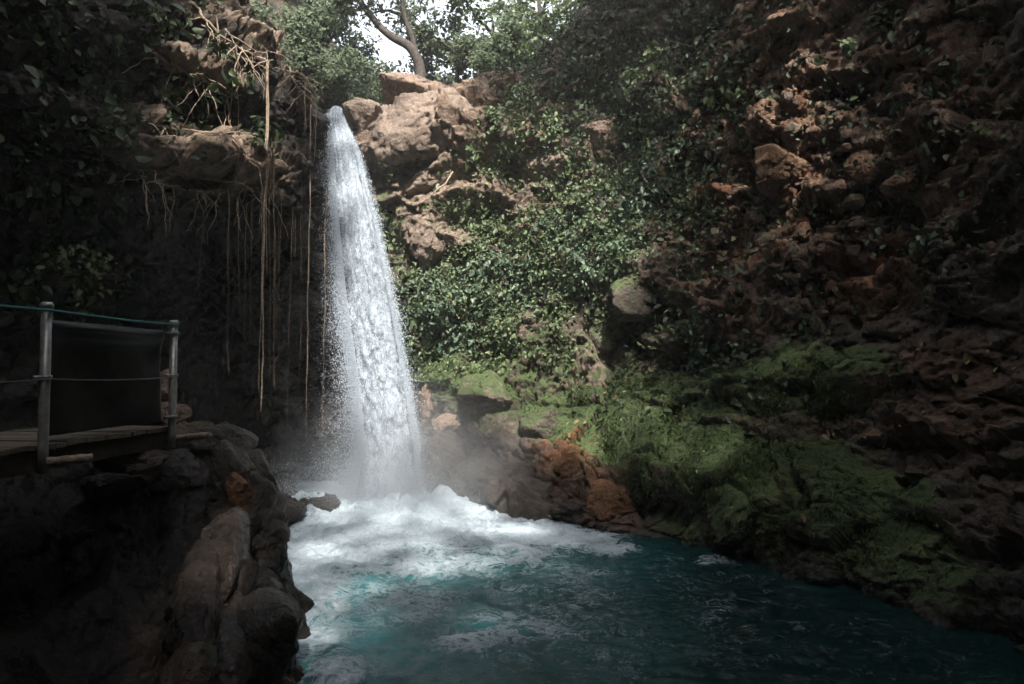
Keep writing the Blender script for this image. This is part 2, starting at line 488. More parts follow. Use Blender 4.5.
tanz = blobs(qx, qy, [(205, 165, 80, 26, 8, 1.), (175, 130, 60, 16, 10, .6), (190, 70, 45, 14, 25, .8), (245, 45, 45, 16, 25, 1.), (280, 50, 16, 30, 0, .8), (308, 90, 14, 40, -25, .8), (205, 20, 50, 14, 25, .5)], .4) * front  # tan of the root mats, also painting the ledges as lit
moss = blobs(qx, qy, [(75, 135, 45, 20, 15, .7), (185, 205, 45, 14, 20, .8), (60, 270, 70, 40, 0, .5), (145, 165, 40, 20, 0, .5), (100, 195, 30, 14, 0, .5)], .5) * front
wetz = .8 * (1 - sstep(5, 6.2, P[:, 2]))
D = rock_disp(P, px, py, moss, .9)
D -= blobs(px, py, [(345, 200, 34, 110, 0, .75)], .6) * front
D += blobs(px, py, [(205, 155, 75, 16, 8, .5), (240, 48, 45, 9, 25, .5), (195, 68, 45, 9, 25, .5), (180, 125, 50, 10, 8, .3)], .8) * front
P2 = P + NN * D[:, None]
Gl = P2.reshape(sh); Nl = grid_normals(Gl)
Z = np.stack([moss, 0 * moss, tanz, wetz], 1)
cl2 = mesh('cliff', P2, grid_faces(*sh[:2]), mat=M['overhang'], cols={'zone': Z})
tag(cl2, 'dark overhanging cliff with a deep cave on the left of the waterfall', kind='structure')
bvh_of('left', Gl)
LL = dict(P=P2, N=Nl.reshape(-1, 3), px=px, py=py, front=front)

# --- rocky bank in the left foreground
crest = np.array([(10.5, -4.9, 2.0), (9.4, -4.1, 2.15), (8.6, -3.7, 2.05), (8.0, -3.3, 1.7), (7.4, -3.02, 1.32), (6.6, -2.76, 1.0), (6.0, -2.52, .74), (5.2, -2.12, .45), (4.0, -1.8, .1),
                  (2.5, -.9, -.2), (0, -.8, -.6), (-4, -.8, -.6), (-14, -.8, -.6)])[::-1]
ys = np.concatenate([np.linspace(-14, 2.4, 40), np.linspace(2.45, 10.5, 470)]); us = np.concatenate([np.linspace(-2.2, 3.2, 420), np.linspace(3.25, 8, 40)])
Yg, Ug = np.meshgrid(ys, us, indexing='ij')
xc = np.interp(Yg, crest[:, 0], crest[:, 1]); zc = np.interp(Yg, crest[:, 0], crest[:, 2])
xc = xc + .10 * np.sin(Yg * 3.1) + .06 * np.sin(Yg * 7.3 + 1)
X = xc - Ug
z = np.where(Ug > 0, np.minimum(zc + .22 * Ug, np.maximum(2.1, zc)), zc - 1.1 * (-Ug) - 1.3 * np.maximum(0, -Ug - .25))
Pb = np.stack([X, Yg, z], -1).reshape(-1, 3)
rid = np.exp(-((Ug.ravel() - .35) / .35) ** 2)
dn_ = np.stack([Pb[:, 0] * .9 + Pb[:, 1] * .45, Pb[:, 1] * .45 - Pb[:, 0] * .1, Pb[:, 2] * .6], 1)      # long water-worn forms running down to the pool
db = .26 * fbm(Pb * .8 + 3, 3, 15) + .20 * fbm(dn_ * 1.9, 4, 81) + .14 * (ridged(dn_ * 1.3 + 5, 3, 83) - .2) - .10 * sstep(.55, .95, ridged(dn_ * 1.7 + 2, 2, 84))
db += .035 * ridged(Pb * np.array([2.6, 1.6, 2.6]), 5, 85) + .02 * fbm(Pb * 10, 4, 87)
b0x, b0y = proj(Pb)
db += blobs(b0x, b0y, [(238, 520, 22, 50, 10, .22), (215, 590, 24, 60, 18, .26), (190, 660, 30, 60, 18, .28), (268, 610, 14, 50, -5, .12)], .8) - blobs(b0x, b0y, [(130, 600, 60, 120, 25, .40), (243, 600, 10, 60, 5, .16), (60, 540, 90, 90, 0, .3)], .8)
db += .05 * facet(Pb * np.array([2.4, 1.5, 2.4]) + .4 * fbm(Pb * 2, 3, 8)[:, None], 83) + .022 * facet(Pb * np.array([6., 4, 6]) + .3 * fbm(Pb * 5, 2, 8)[:, None], 85)
Nb = grid_normals(Pb.reshape(len(ys), len(us), 3)).reshape(-1, 3)
Nb *= np.sign(Nb[:, 2:3] + 1e-6)
edge = sstep(-2.2, -.1, Ug.ravel())
Pb = Pb + Nb * (db * (.4 + .6 * edge))[:, None]
bx, by = proj(Pb)
lit_tan = blobs(bx + 20 * fbm(Pb * 3, 2, 2), by, [(208, 590, 20, 110, 18, 1.), (228, 530, 16, 40, 20, .8), (175, 425, 40, 22, 0, .9), (175, 650, 40, 60, 20, .9)], .6)  # pale rock by the post, plus a painted light streak down the ridge
rz = blobs(bx, by, [(242, 494, 12, 18, 0, 1.), (278, 668, 16, 22, 0, .8)], .5)
Zb = np.stack([.25 * blobs(bx, by, [(220, 650, 40, 60, 0, 1.)]), rz, .75 * lit_tan, np.clip(.9 - .55 * lit_tan, 0, 1)], 1)  # wetness cut where the light streak is painted, to brighten it
Gb = Pb.reshape(len(ys), len(us), 3)
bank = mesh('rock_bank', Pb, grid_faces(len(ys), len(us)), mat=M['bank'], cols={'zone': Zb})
tag(bank, 'dark wet rock bank sloping from the walkway down into the pool', kind='structure')
bvh_of('bank', Gb)

# ------------------------------------------------------------------ boulders (each one a thing)
import bmesh
_ico = {}
def ico(sub):
    if sub not in _ico:
        bm = bmesh.new(); bmesh.ops.create_icosphere(bm, subdivisions=sub, radius=1)
        V = np.array([v.co[:] for v in bm.verts]); F = np.array([[v.index for v in f.verts] for f in bm.faces]); bm.free()
        _ico[sub] = (V, F)
    return _ico[sub]

ROCKM = {
    'grey': rock_material('grey boulder', (.032, .027, .021), (.088, .073, .055), zone=False, const=(.45, 0, .12, .15)),
    'mossy': rock_material('mossy boulder', (.05, .042, .034), (.14, .12, .09), zone=False, const=(.5, 0, .25, .1)),
    'tan': rock_material('tan boulder', (.12, .095, .075), (.27, .215, .17), tan=(.34, .27, .215), zone=False, const=(.08, .15, .75, 0)),
    'pink': rock_material('pinkish boulder', (.13, .085, .065), (.27, .185, .145), zone=False, const=(.1, .1, .55, .1)),
    'orange': rock_material('orange boulder', (.07, .045, .030), (.21, .125, .075), red=(.27, .14, .07), zone=False, const=(.15, .55, .35, 0)),
    'ochre': rock_material('ochre wet rock', (.07, .038, .020), (.19, .095, .045), red=(.29, .125, .045), zone=False, const=(.05, .9, .1, .35)),
    'dark': rock_material('dark wet rock', (.02, .017, .014), (.065, .055, .045), zone=False, const=(.1, 0, .1, .8)),
    'brown': rock_material('wet brown rock', (.016, .011, .008), (.070, .048, .033), tan=(.20, .15, .11), spec=.6, zone=False, const=(.14, .05, .12, 1.0)),
    'slab': rock_material('wet grey slab', (.035, .030, .027), (.115, .10, .09), zone=False, const=(.1, .1, .25, .8)),
}
def boulder(name, label, pxy, size, kind, seed, rot=(0, 0, 0), sink=.35, sub=6, keys=('cliff', 'left', 'bank'), Y=None, fac=1.0, z=None, stria=0):
    if z is not None:
        c = atz(pxy[0], pxy[1], z)
    elif Y is None:
        for dy in range(0, 60, 4):
            h = hit(pxy[0], pxy[1] + dy, keys)
            if h: break
        p, n = h; p = p + UP * (dy / FPX * p[1])
        d = ray(*pxy); d = d / np.linalg.norm(d)
        c = p + d * min(size) * sink * 1.0
    else:
        c = at(*pxy, Y)
    V, F = ico(sub)
    gb = np.random.default_rng(seed + 900)
    pn = gb.normal(0, 1, (17, 3)); pn /= np.linalg.norm(pn, axis=1, keepdims=True); ph = gb.uniform(.66, 1.0, 17)
    dd = np.maximum(V @ pn.T, 1e-3) / ph
    rad = 1 / (np.sum(np.minimum(dd, 50) ** 16, 1) ** (1 / 16))
    V = V * np.minimum(rad, 1.25)[:, None] * 1.12
    V = V * np.asarray(size)
    s = max(size)
    q = V / s * 1.5 + seed * 7.7; qa = (V + c) * 1.0
    L = np.linalg.norm(V, axis=1, keepdims=True); Nn = V / (L + 1e-9)
    d = s * (.09 * fbm(q * .9, 3, seed) + fac * .06 * facet(q * 1.6 + .3 * fbm(q * 2, 2, 3)[:, None], seed + 3) + fac * .022 * facet(q * 4.2, seed + 5)) + .03 * ridged(qa * np.array([3., 3, 5]), 4, 9) + .018 * fbm(qa * 12, 3, seed + 9)
    if stria: d += stria * ridged(np.stack([qa[:, 0] * 1.2 + qa[:, 2] * .9, qa[:, 1] * 1.5, (qa[:, 2] - qa[:, 0]) * 3.4 * 0 + (qa[:, 0] * .75 - qa[:, 2] * .0) * 4 + qa[:, 2] * 2.6], 1) * 1.3, 4, 15) + stria * 1.2 * facet(qa * np.array([2.2, 2.2, 1.2]), 16)
    V = V + Nn * d[:, None]
    from mathutils import Euler
    Rm = np.array(Euler([R(a) for a in rot]).to_matrix())
    V = V @ Rm.T
    o = mesh(name, V + c, F3=F, mat=ROCKM[kind], loc=c)
    return tag(o, label, 'rock')

BL = [
 ('boulder', 'smooth grey boulder jutting out under the lower right edge of the creeper', (643, 290), (.85, .55, .52), 'grey', 3, (0, -15, 35), .35),
 ('boulder', 'upright narrow grey stone below the jutting grey boulder', (603, 352), (.32, .35, .62), 'grey', 5, (0, -8, 20), .3),
 ('boulder', 'broad moss-topped boulder right of the waterfall above the round grey rocks', (487, 398), (.75, .5, .45), 'mossy', 8, (0, 10, 0), .3),
 ('boulder', 'grey boulder with a pale lit patch beside the bright green moss cushion', (545, 426), (.40, .40, .36), 'grey', 11, (0, 20, 10), .25),
 ('boulder', 'rounded dull green boulder between the mossy top and the wet slab', (500, 428), (.5, .45, .42), 'mossy', 13, (10, 0, 0), .25),
 ('boulder', 'pinkish rock at the edge of the waterfall above the wet slab', (447, 428), (.42, .35, .34), 'pink', 17, (0, 15, 0), .2),
 ('boulder', 'small pink stones column right against the falling water', (427, 405), (.18, .25, .42), 'pink', 19, (0, 0, 0), .1),
 ('boulder', 'ochre orange rock standing at the right end of the wet slab', (567, 462), (.28, .34, .36), 'ochre', 23, (0, 10, 20), .4),
 ('boulder', 'reddish brown rock slab rising from the foam edge next to the dark undercut', (605, 500), (.42, .42, .42), 'ochre', 29, (0, 15, 30), .2),
 ('boulder', 'big oblong orange boulder stuck in the upper right earth face', (785, 173), (.62, .45, .30), 'orange', 31, (0, 8, 30), .45),
 ('boulder', 'small orange stone left of the big oblong orange boulder', (737, 142), (.2, .22, .24), 'orange', 37, (0, -20, 0), .5),
 ('boulder', 'round brown stone above the big oblong orange boulder', (765, 118), (.24, .26, .24), 'orange', 39, (0, 0, 0), .6),
 ('boulder', 'brown rock with a pale left edge right above the oblong orange boulder', (798, 138), (.32, .3, .2), 'pink', 41, (0, 25, 0), .2),
 ('boulder', 'isolated brown boulder on the far upper right of the cliff', (908, 183), (.28, .28, .2), 'orange', 43, (0, 15, 0), .6),
 ('boulder', 'shadowed brown stone left of the isolated far right boulder', (868, 170), (.26, .26, .26), 'orange', 47, (0, 0, 0), .7),
 ('boulder', 'small tan stone under the big oblong orange boulder', (753, 220), (.16, .16, .14), 'tan', 49, (0, 0, 0), .1),
 ('boulder', 'big tan boulder with a reddish split face right of the waterfall lip', (428, 130), (1.2, .7, .85), 'tan', 53, (0, -28, 0), .75),
 ('boulder', 'pale flat-topped boulder at the skyline above the big tan boulder', (385, 92), (1.0, .8, .45), 'tan', 57, (0, -8, 0), .25),
 ('boulder', 'pinkish boulder with a small dark hollow on the skyline under the leaning tree', (420, 94), (1.0, .8, .42), 'pink', 59, (0, 6, 0), .9, 6, ('cliff',), 18.6),
 ('boulder', 'tan tilted slab below the big tan boulder', (432, 178), (.85, .5, .34), 'tan', 61, (0, -25, 10), .3),
 ('boulder', 'tan overhanging block among the creeper beside the middle of the waterfall', (428, 235), (.55, .5, .62), 'tan', 67, (0, -10, 0), .2),
 ('boulder', 'brown stone peeping out of the creeper left of the jutting grey boulder', (504, 302), (.12, .12, .14), 'orange', 71, (0, 0, 0), .05),
 ('boulder', 'rough tan boulder half hidden by creeper at the middle of the cliff', (545, 165), (.6, .5, .42), 'tan', 73, (0, -12, 0), .25),
 ('boulder', 'dark overhanging block with a hollow beneath in the middle of the creeper', (605, 135), (.55, .5, .4), 'pink', 79, (0, -12, 0), .25),
]
for b in BL: boulder(*b)
boulder('boulder', 'pale rock block that pinches the waterfall lip from the right', (361, 122), (.42, .6, .5), 'tan', 151, (0, -20, 0), Y=17.0)
boulder('boulder', 'low brown rock right under the pale block at the lip', (372, 150), (.36, .45, .42), 'pink', 153, (0, -10, 20), Y=16.9)
boulder('boulder', 'dark wet rock at the left side of the waterfall lip', (316, 124), (.34, .7, .38), 'dark', 157, (0, 15, 0), Y=16.6)
boulder('boulder', 'smooth wet boulder halfway down the foreground ridge', (226, 556), (.20, .62, .24), 'brown', 161, (20, 15, 24), .75, keys=('bank',), fac=.35)
boulder('boulder', 'long wet brown rock running down the lower foreground ridge', (200, 622), (.20, .85, .22), 'brown', 163, (22, 10, 24), .75, keys=('bank',), fac=.35)
boulder('boulder', 'wet mossy boulder low in the foreground beside the long brown rock', (236, 645), (.18, .55, .24), 'brown', 167, (22, 0, 20), .6, keys=('bank',), fac=.35)
boulder('boulder', 'shiny wet rock under the railing at the upper end of the ridge', (180, 470), (.34, .4, .22), 'brown', 173, (10, 10, 0), .4, keys=('bank',), fac=.6)
boulder('boulder', 'broken shiny rock in the shade below the walkway planks', (118, 486), (.3, .3, .16), 'brown', 179, (10, -10, 0), .4, keys=('bank',), fac=.8)
# wet slabs at the foot, foreground rocks
boulder('boulder', 'long wet grey slab sloping into the mist at the foot of the cliff', (510, 488), (1.45, .5, .48), 'slab', 83, (0, 22, -42), Y=14.6, fac=1.0, stria=.10)
boulder('boulder', 'wet grey rock close beside the foot of the falling water', (452, 478), (.7, .55, .72), 'slab', 89, (0, 10, -20), Y=15.6, fac=1.0, stria=.09)
boulder('boulder', 'dark wet boulder splashed by the foam left of the waterfall', (312, 512), (.42, .4, .34), 'dark', 97, Y=14.2)
boulder('boulder', 'low dark boulder in the white water behind the ridge', (272, 512), (.42, .5, .34), 'dark', 99, Y=13.2)
boulder('boulder', 'dark rock leaning on the pool side of the foreground ridge', (262, 545), (.28, .45, .5), 'dark', 103, Y=7.9)
boulder('boulder', 'wet rock with a brown foot at the water edge in the near foreground', (262, 645), (.24, .42, .36), 'dark', 107, (0, 12, 10), Y=5.8, fac=.6)
boulder('boulder', 'dark rounded rock with an orange stain on the ridge below the walkway', (232, 478), (.22, .3, .34), 'dark', 109, (0, 0, 0), Y=8.0)
boulder('boulder', 'orange stained stone wedged in the crest of the ridge', (240, 494), (.11, .12, .17), 'ochre', 113, Y=7.68)
boulder('boulder', 'blackish boulder at the top of the ridge just past the walkway end', (222, 443), (.3, .4, .22), 'dark', 127, Y=8.8)
boulder('boulder', 'pale broken rock under the outer railing post', (158, 416), (.24, .2, .13), 'pink', 131, Y=7.6)
boulder('boulder', 'small upright rock behind the outer railing post', (163, 392), (.14, .14, .2), 'pink', 137, Y=7.9)
boulder('boulder', 'grey broken rock below the front edge of the walkway', (128, 462), (.34, .3, .10), 'slab', 139, (0, 8, 0), Y=6.9)

# ------------------------------------------------------------------ walkway and railing
km = newmat('galvanised post'); n_ = km.noise(18, 4, .6, km.N('ShaderNodeTexCoord').outputs['Object'])
km.L(bsdf(km, km.ramp(n_, (.3, (.20, .20, .19)), (.7, (.36, .36, .35))), .42, None, .5, Metallic=.35), km.out.inputs[0]); M['post'] = km.m
km = newmat('weathered planks'); tc = km.N('ShaderNodeTexCoord').outputs['Object']
mp = km.N('ShaderNodeMapping'); mp.inputs['Scale'].default_value = (4, 30, 30); km.L(tc, mp.inputs[0]); n_ = km.noise(1.5, 5, .6, mp.outputs[0])
km.L(bsdf(km, km.ramp(n_, (.3, (.06, .047, .035)), (.7, (.20, .16, .12))), .6, km.bump(n_, .4, .01), .4), km.out.inputs[0]); M['wood'] = km.m
M['beam'] = bark_material('dark beam', (.02, .016, .012), (.05, .04, .03))
km = newmat('black netting'); n_ = km.noise(60, 2, .5, km.N('ShaderNodeTexCoord').outputs['Object'])
km.L(bsdf(km, (.003, .003, .0033), .5, km.bump(n_, .25, .01), .22), km.out.inputs[0]); M['net'] = km.m
km = newmat('teal rope'); km.L(bsdf(km, (.03, .16, .15), .7), km.out.inputs[0]); M['rope'] = km.m
km = newmat('thin cable'); km.L(bsdf(km, (.10, .095, .09), .5), km.out.inputs[0]); M['cable'] = km.m

pA = at(43, 446, 5.4); pB = at(172, 426, 7.15)
dz = (pA[2] + pB[2]) / 2
dirR = (pB - pA) * np.array([1, 1, 0]); dirR /= np.linalg.norm(dirR)
side = np.array([-dirR[1], dirR[0], 0])         # away from the pool
angR = math.atan2(dirR[1], dirR[0])
rail = thing('railing', 'grey tube railing with teal rope and dark sheet along the walkway', 'railing', (pA[0], pA[1], dz))
base = np.array([pA[0], pA[1], dz])
topz = at(43, 306, 5.4)[2]
postpts = [pA - dirR * 1.76, pA, pB]
for i, p in enumerate(postpts):
    top = topz - .02 * i
    m = MB(); m.add(*tube([[p[0], p[1], dz - .22], [p[0], p[1], dz], [p[0], p[1], top]], .038, 20))
    po = m.build('post', M['post'], rail, base=base)
    m = MB(); m.add(*tube([[p[0], p[1], top - .005], [p[0], p[1], top + .03], [p[0], p[1], top + .05]], [.049, .049, .036], 20))
    m.build('cap', M['post'], po, base=base)
    for zz in (.52,) + ((.96, .09) if i == 2 else ()):
        m = MB(); m.add(*tube([[p[0], p[1], dz + zz], [p[0], p[1], dz + zz + .03]], .051, 20))
        m.add(*box([p[0] - dirR[0] * .07, p[1] - dirR[1] * .07, dz + zz + .015], (.05, .02, .012), angR))
        m.build('clamp', M['post'], po, base=base)
def line(h, sag, rad, mat, name, lab=None):
    pts = []
    for a, b in zip(postpts[:-1], postpts[1:]):
        for t in np.linspace(0, 1, 14)[:-1]:
            q = a + (b - a) * t; pts.append([q[0], q[1], dz + h - sag * 4 * t * (1 - t)])
    pts.append([pB[0], pB[1], dz + h])
    pts = np.array(pts) + np.array([side[0], side[1], 0]) * -.05
    m = MB(); m.add(*tube(pts, rad, 8)); o = m.build(name, mat, rail, base=base)
    if lab: o['label'] = lab
line(topz - dz - .035, .012, .010, M['rope'], 'rope', 'teal rope along the top of the railing')
line(.52, .02, .006, M['cable'], 'cable')
# dark sheet hung behind the rail between the two posts with a slack fold at the top
nu, nv = 60, 40
u, v = np.meshgrid(np.linspace(.06, .95, nu), np.linspace(0, 1, nv), indexing='ij')
sheet = (pA[None, None, :] * (1 - u[..., None]) + pB[None, None, :] * u[..., None])
zz = dz + .06 + (topz - dz - .16) * v
bul = (.10 * np.exp(-((v - .93) / .06) ** 2) * np.sin(np.pi * u) ** .7 + .015 * np.sin(9 * u + 4 * v) + .02 * fbm(np.stack([u * 4, v * 4, 0 * u], -1).reshape(-1, 3), 3, 3).reshape(nu, nv))
sheet = sheet + side * (.07 + .0 * v)[..., None] - side * bul[..., None]; sheet[..., 2] = zz
so = mesh('netting', sheet.reshape(-1, 3) - base, grid_faces(nu, nv), mat=M['net'], parent=rail)
sm = so.modifiers.new('thick', 'SOLIDIFY'); sm.thickness = .004

wk = thing('walkway', 'narrow weathered plank walkway behind the railing', 'walkway', (pA[0], pA[1], dz))
L0 = pA - dirR * 3.2; L1 = pB + dirR * .12
m = MB(); Ltot = np.linalg.norm(L1 - L0); nb = 42
for i in range(nb):
    t = (i + .5) / nb * Ltot; c = L0 + dirR * t + side * .66
    V, F = box([c[0], c[1], dz - .02 + random.uniform(-.006, .006)], (.5 * Ltot / nb - .006, .62 + random.uniform(-.02, .02), .02), angR)
    m.add(V, F)
m.build('decking', M['wood'], wk, smooth=False, base=base)
for off in (.12, 1.15):
    m = MB(); c = (L0 + L1) / 2 + side * off
    m.add(*box([c[0], c[1], dz - .13], (Ltot / 2, .05, .085), angR)); m.build('beam', M['beam'], wk, smooth=False, base=base)
def log(label, a, b, r, seed):
    a, b = np.array(a), np.array(b); c = (a + b) / 2
    pts = a + (b - a) * np.linspace(0, 1, 10)[:, None]
    pts = pts + .012 * np.stack([fbm(pts * 3 + seed, 2, seed + q) for q in range(3)], 1)
    m = MB(); m.add(*tube(pts, r * (1 + .1 * np.sin(np.arange(10) * 2.1)), 12))
    o = m.build('log', M['root'], loc=c); tag(o, label, 'log')
log('pale short log lying at the end of the walkway beside the outer post', at(176, 439, 7.3), at(209, 435, 7.0), .035, 1)
log('pale log stuck out of the bank under the walkway', at(46, 462, 5.3), at(92, 458, 5.5), .035, 2)

# ------------------------------------------------------------------ leaves
def leafmesh(P, Nn, size, rng, up=.35, droop=.35, asp=.62, jit=.6):
    n = len(P)
    Nn = Nn + rng.normal(0, jit, (n, 3)) + np.array([0, -.15, up]); Nn /= np.linalg.norm(Nn, axis=1, keepdims=True)
    T = rng.normal(0, 1, (n, 3)) + np.array([0, 0, -droop * 3]); T -= Nn * np.sum(T * Nn, 1, keepdims=True); T /= np.linalg.norm(T, axis=1, keepdims=True) + 1e-9
    B = np.cross(Nn, T); s = np.asarray(size)[:, None]; w = s * asp * .5
    f = Nn * s * .10
    V = np.stack([P, P + T * s * .3 + B * w + f, P + T * s * .7 + B * w * .75 + f * .6, P + T * s - Nn * s * .12,
                  P + T * s * .7 - B * w * .75 + f * .6, P + T * s * .3 - B * w + f], 1).reshape(-1, 3)
    o = np.arange(n)[:, None] * 6
    F = np.concatenate([o + np.array([[0, 1, 2, 3]]), o + np.array([[0, 3, 4, 5]])])
    tint = np.repeat(np.clip(rng.normal(.5, .22, n), 0, 1), 6)
    return V, F, tint

def scatter(src, w, n, lift, size, rng, spread=.06, **kw):
    p = np.maximum(w, 0); p = p / p.sum()
    i = rng.choice(len(p), n, p=p)
    P = src['P'][i] + src['N'][i] * (rng.gamma(1.6, .5, n) * lift)[:, None] + rng.normal(0, spread, (n, 3))
    sz = size * np.clip(rng.lognormal(0, .42, n), .4, 2.2)
    return leafmesh(P, src['N'][i], sz, rng, **kw)

# areas so that sampling is per unit surface
def warea(src, Gx):
    a = np.linalg.norm(np.cross(np.gradient(Gx, axis=0), np.gradient(Gx, axis=1)), axis=2).reshape(-1)
    return a
CL['N'] *= np.sign(np.sum(CL['N'] * (CAM - CL['P']), 1, keepdims=True)) if False else 1
# make sure normals leave the rock
def orient(src, Nbase):
    pass
aC = warea(CL, Gc) * CL['front']; aL = warea(LL, Gl) * LL['front']
def facing(src):
    s = np.sign(np.sum(src['N'] * (np.array([-1.0, 4.0, 6.0]) - src['P']), 1, keepdims=True)); 
    return s
if np.mean(np.sum(CL['N'] * (np.array([0, 4., 6.]) - CL['P']), 1)) < 0: CL['N'] = -CL['N']
if np.mean(np.sum(LL['N'] * (np.array([-1., 6., 6.]) - LL['P']), 1)) < 0: LL['N'] = -LL['N']
cx, cy = CL['px'], CL['py']
lump = sstep(-.18, .25, fbm(CL['P'] * 1.5, 4, 201)); lump2 = sstep(-.05, .3, fbm(CL['P'] * 2.8 + 9, 3, 203))
notrock = 1 - blobs(cx, cy, [(428, 130, 50, 42, -20, 1), (425, 95, 75, 25, 0, 1), (430, 185, 46, 26, -25, .95), (480, 105, 30, 30, 0, .7), (415, 205, 26, 40, 0, .6), (540, 190, 50, 22, 0, .5), (455, 240, 22, 30, 0, .6), (402, 265, 16, 80, 0, .5), (475, 195, 55, 26, -10, .6), (428, 232, 22, 28, 0, .9), (640, 292, 40, 22, 0, .9), (604, 350, 14, 26, 0, .9),
                              (520, 160, 35, 18, 0, .6), (785, 173, 36, 20, 0, 1), (605, 150, 22, 26, 0, .8)], .25)
g = np.random.default_rng(3)
w = aC * (.03 + lump ** 1.6) * notrock * blobs(cx, cy, [(535, 215, 130, 110, -10, 1), (470, 300, 80, 60, 0, 1.), (600, 220, 75, 100, 0, 1), (440, 330, 45, 40, 0, .9), (620, 120, 60, 70, 0, .5), (560, 330, 80, 35, 0, .5), (405, 190, 20, 40, 0, .8)], .5)
m = MB(); V, F, t = scatter(CL, w, 44000, .16, .076, g); m.add(V, F, tint=t)
o = m.build('creeper', M['leaf']); tag(o, 'dense leafy green creeper covering the middle of the cliff', kind='stuff')
w = aC * lump2 * notrock * blobs(cx, cy, [(440, 315, 45, 35, 0, 1.), (500, 285, 50, 28, -20, .8), (610, 265, 40, 30, 0, .8), (575, 235, 40, 30, 0, .5), (640, 190, 26, 45, 0, .6), (700, 330, 12, 22, 0, .8), (400, 330, 12, 40, 0, 1.)], .5)
m = MB(); V, F, t = scatter(CL, w, 9500, .22, .092, g); m.add(V, F, tint=t)
o = m.build('ground_cover', M['leaf_blue']); tag(o, 'fresh blue green leaves among the creeper beside the waterfall', kind='stuff')
w = aC * (.1 + lump2) * notrock * (blobs(cx, cy, [(650, 110, 110, 120, 0, 1), (560, 50, 120, 60, 0, .9), (880, 60, 130, 90, 0, .28), (720, 230, 120, 110, 0, .3), (820, 150, 200, 160, 0, .2), (700, 370, 110, 60, 0, .4), (500, 60, 60, 40, 0, .7)], .5))
m = MB(); V, F, t = scatter(CL, w, 19000, .18, .088, g); m.add(V, F, tint=t)
o = m.build('undergrowth', M['leaf_dark']); tag(o, 'shade-darkened leaves hanging over the upper cliff', kind='stuff')
w = aC * (.04 + lump ** 2) * blobs(cx, cy, [(660, 440, 90, 50, 15, 1), (730, 490, 95, 50, 25, 1), (575, 412, 45, 26, 10, .9), (800, 385, 95, 28, 0, 1), (850, 510, 110, 45, 25, .9), (500, 375, 80, 28, 0, .7), (440, 375, 40, 22, 0, .8)], .5)
m = MB(); V, F, t = scatter(CL, w, 19000, .03, .05, g, spread=.03, droop=.8, asp=.3, jit=.6); m.add(V, F, tint=t)
o = m.build('moss', M['mossleaf']); tag(o, 'hanging green moss sprigs on the lower cliff slopes', kind='stuff')
w = aC * blobs(cx, cy, [(880, 430, 70, 30, 10, 1), (640, 380, 60, 40, 0, .5), (590, 420, 30, 40, 0, .6), (760, 230, 110, 80, 0, .5), (650, 470, 60, 30, 0, .5), (760, 520, 50, 12, 5, .7), (960, 350, 70, 120, 0, .5), (540, 200, 130, 80, 0, .5), (470, 320, 70, 50, 0, .3), (520, 500, 60, 25, 0, .3)], .5)
m = MB(); V, F, t = scatter(CL, w, 1500, .03, .075, g, spread=.02, up=.2); m.add(V, F, tint=t)
o = m.build('fallen_leaves', M['leaf_dry']); tag(o, 'dry fallen leaves caught on the cliff ledges', kind='stuff')
def rubble(src, w, n, s0, rng, mat, label):
    p = np.maximum(w, 0); p = p / p.sum(); i = rng.choice(len(p), n, p=p)
    Vi, Fi = ico(2); nv_ = len(Vi); sz = s0 * np.clip(rng.lognormal(0, .6, n), .35, 4.5)
    pn = rng.normal(0, 1, (n, 9, 3)); pn /= np.linalg.norm(pn, axis=2, keepdims=True); ph = rng.uniform(.5, 1, (n, 9))
    dd = np.maximum(np.einsum('vk,npk->nvp', Vi, pn), .02) / ph[:, None]
    rad = np.minimum(1 / dd.max(2), 1.3)
    V = Vi[None] * rad[..., None] * sz[:, None, None] * rng.uniform(.6, 1.3, (n, 1, 3)) + (src['P'][i] + src['N'][i] * sz[:, None] * .25)[:, None]
    F = (np.arange(n)[:, None, None] * nv_ + Fi[None]).reshape(-1, 3)
    zc = np.repeat(np.stack([rng.uniform(0, .35, n), rng.uniform(0, 1, n) ** 1.5, rng.uniform(0, 1, n) ** 1.2, rng.uniform(0, .4, n)], 1), nv_, 0)
    tag(mesh('rubble', V.reshape(-1, 3), F3=F, mat=mat, smooth=False, cols={'zone': zc}), label, kind='stuff')
w = aC * (.15 + lump2) * lump * blobs(cx, cy, [(785, 170, 100, 110, 0, 1), (920, 180, 90, 110, 0, .5), (760, 280, 100, 50, 0, .4), (880, 440, 60, 20, 15, .5)], .5)
rubble(CL, w, 1900, .034, g, M['cliff'], 'broken brown and reddish stones stuck in the earth of the right cliff')
lx, ly = LL['px'], LL['py']
lumpL = sstep(-.12, .25, fbm(LL['P'] * 1.8, 4, 207))
w = aL * lumpL * blobs(lx, ly, [(60, 100, 110, 110, 0, .8), (60, 275, 75, 36, 0, 1), (160, 95, 45, 22, 10, 1.), (190, 82, 45, 14, 25, .9), (160, 12, 40, 16, 10, .9), (25, 150, 60, 60, 0, .5), (110, 180, 50, 30, 0, .4), (175, 205, 35, 14, 20, .5), (215, 75, 24, 16, 0, .6), (255, 140, 14, 14, 0, .7)], .5)
m = MB(); V, F, t = scatter(LL, w, 5200, .18, .125, g); m.add(V, F, tint=t)
o = m.build('ivy', M['leaf_dark']); tag(o, 'scattered dark ivy leaves on the left overhang', kind='stuff')

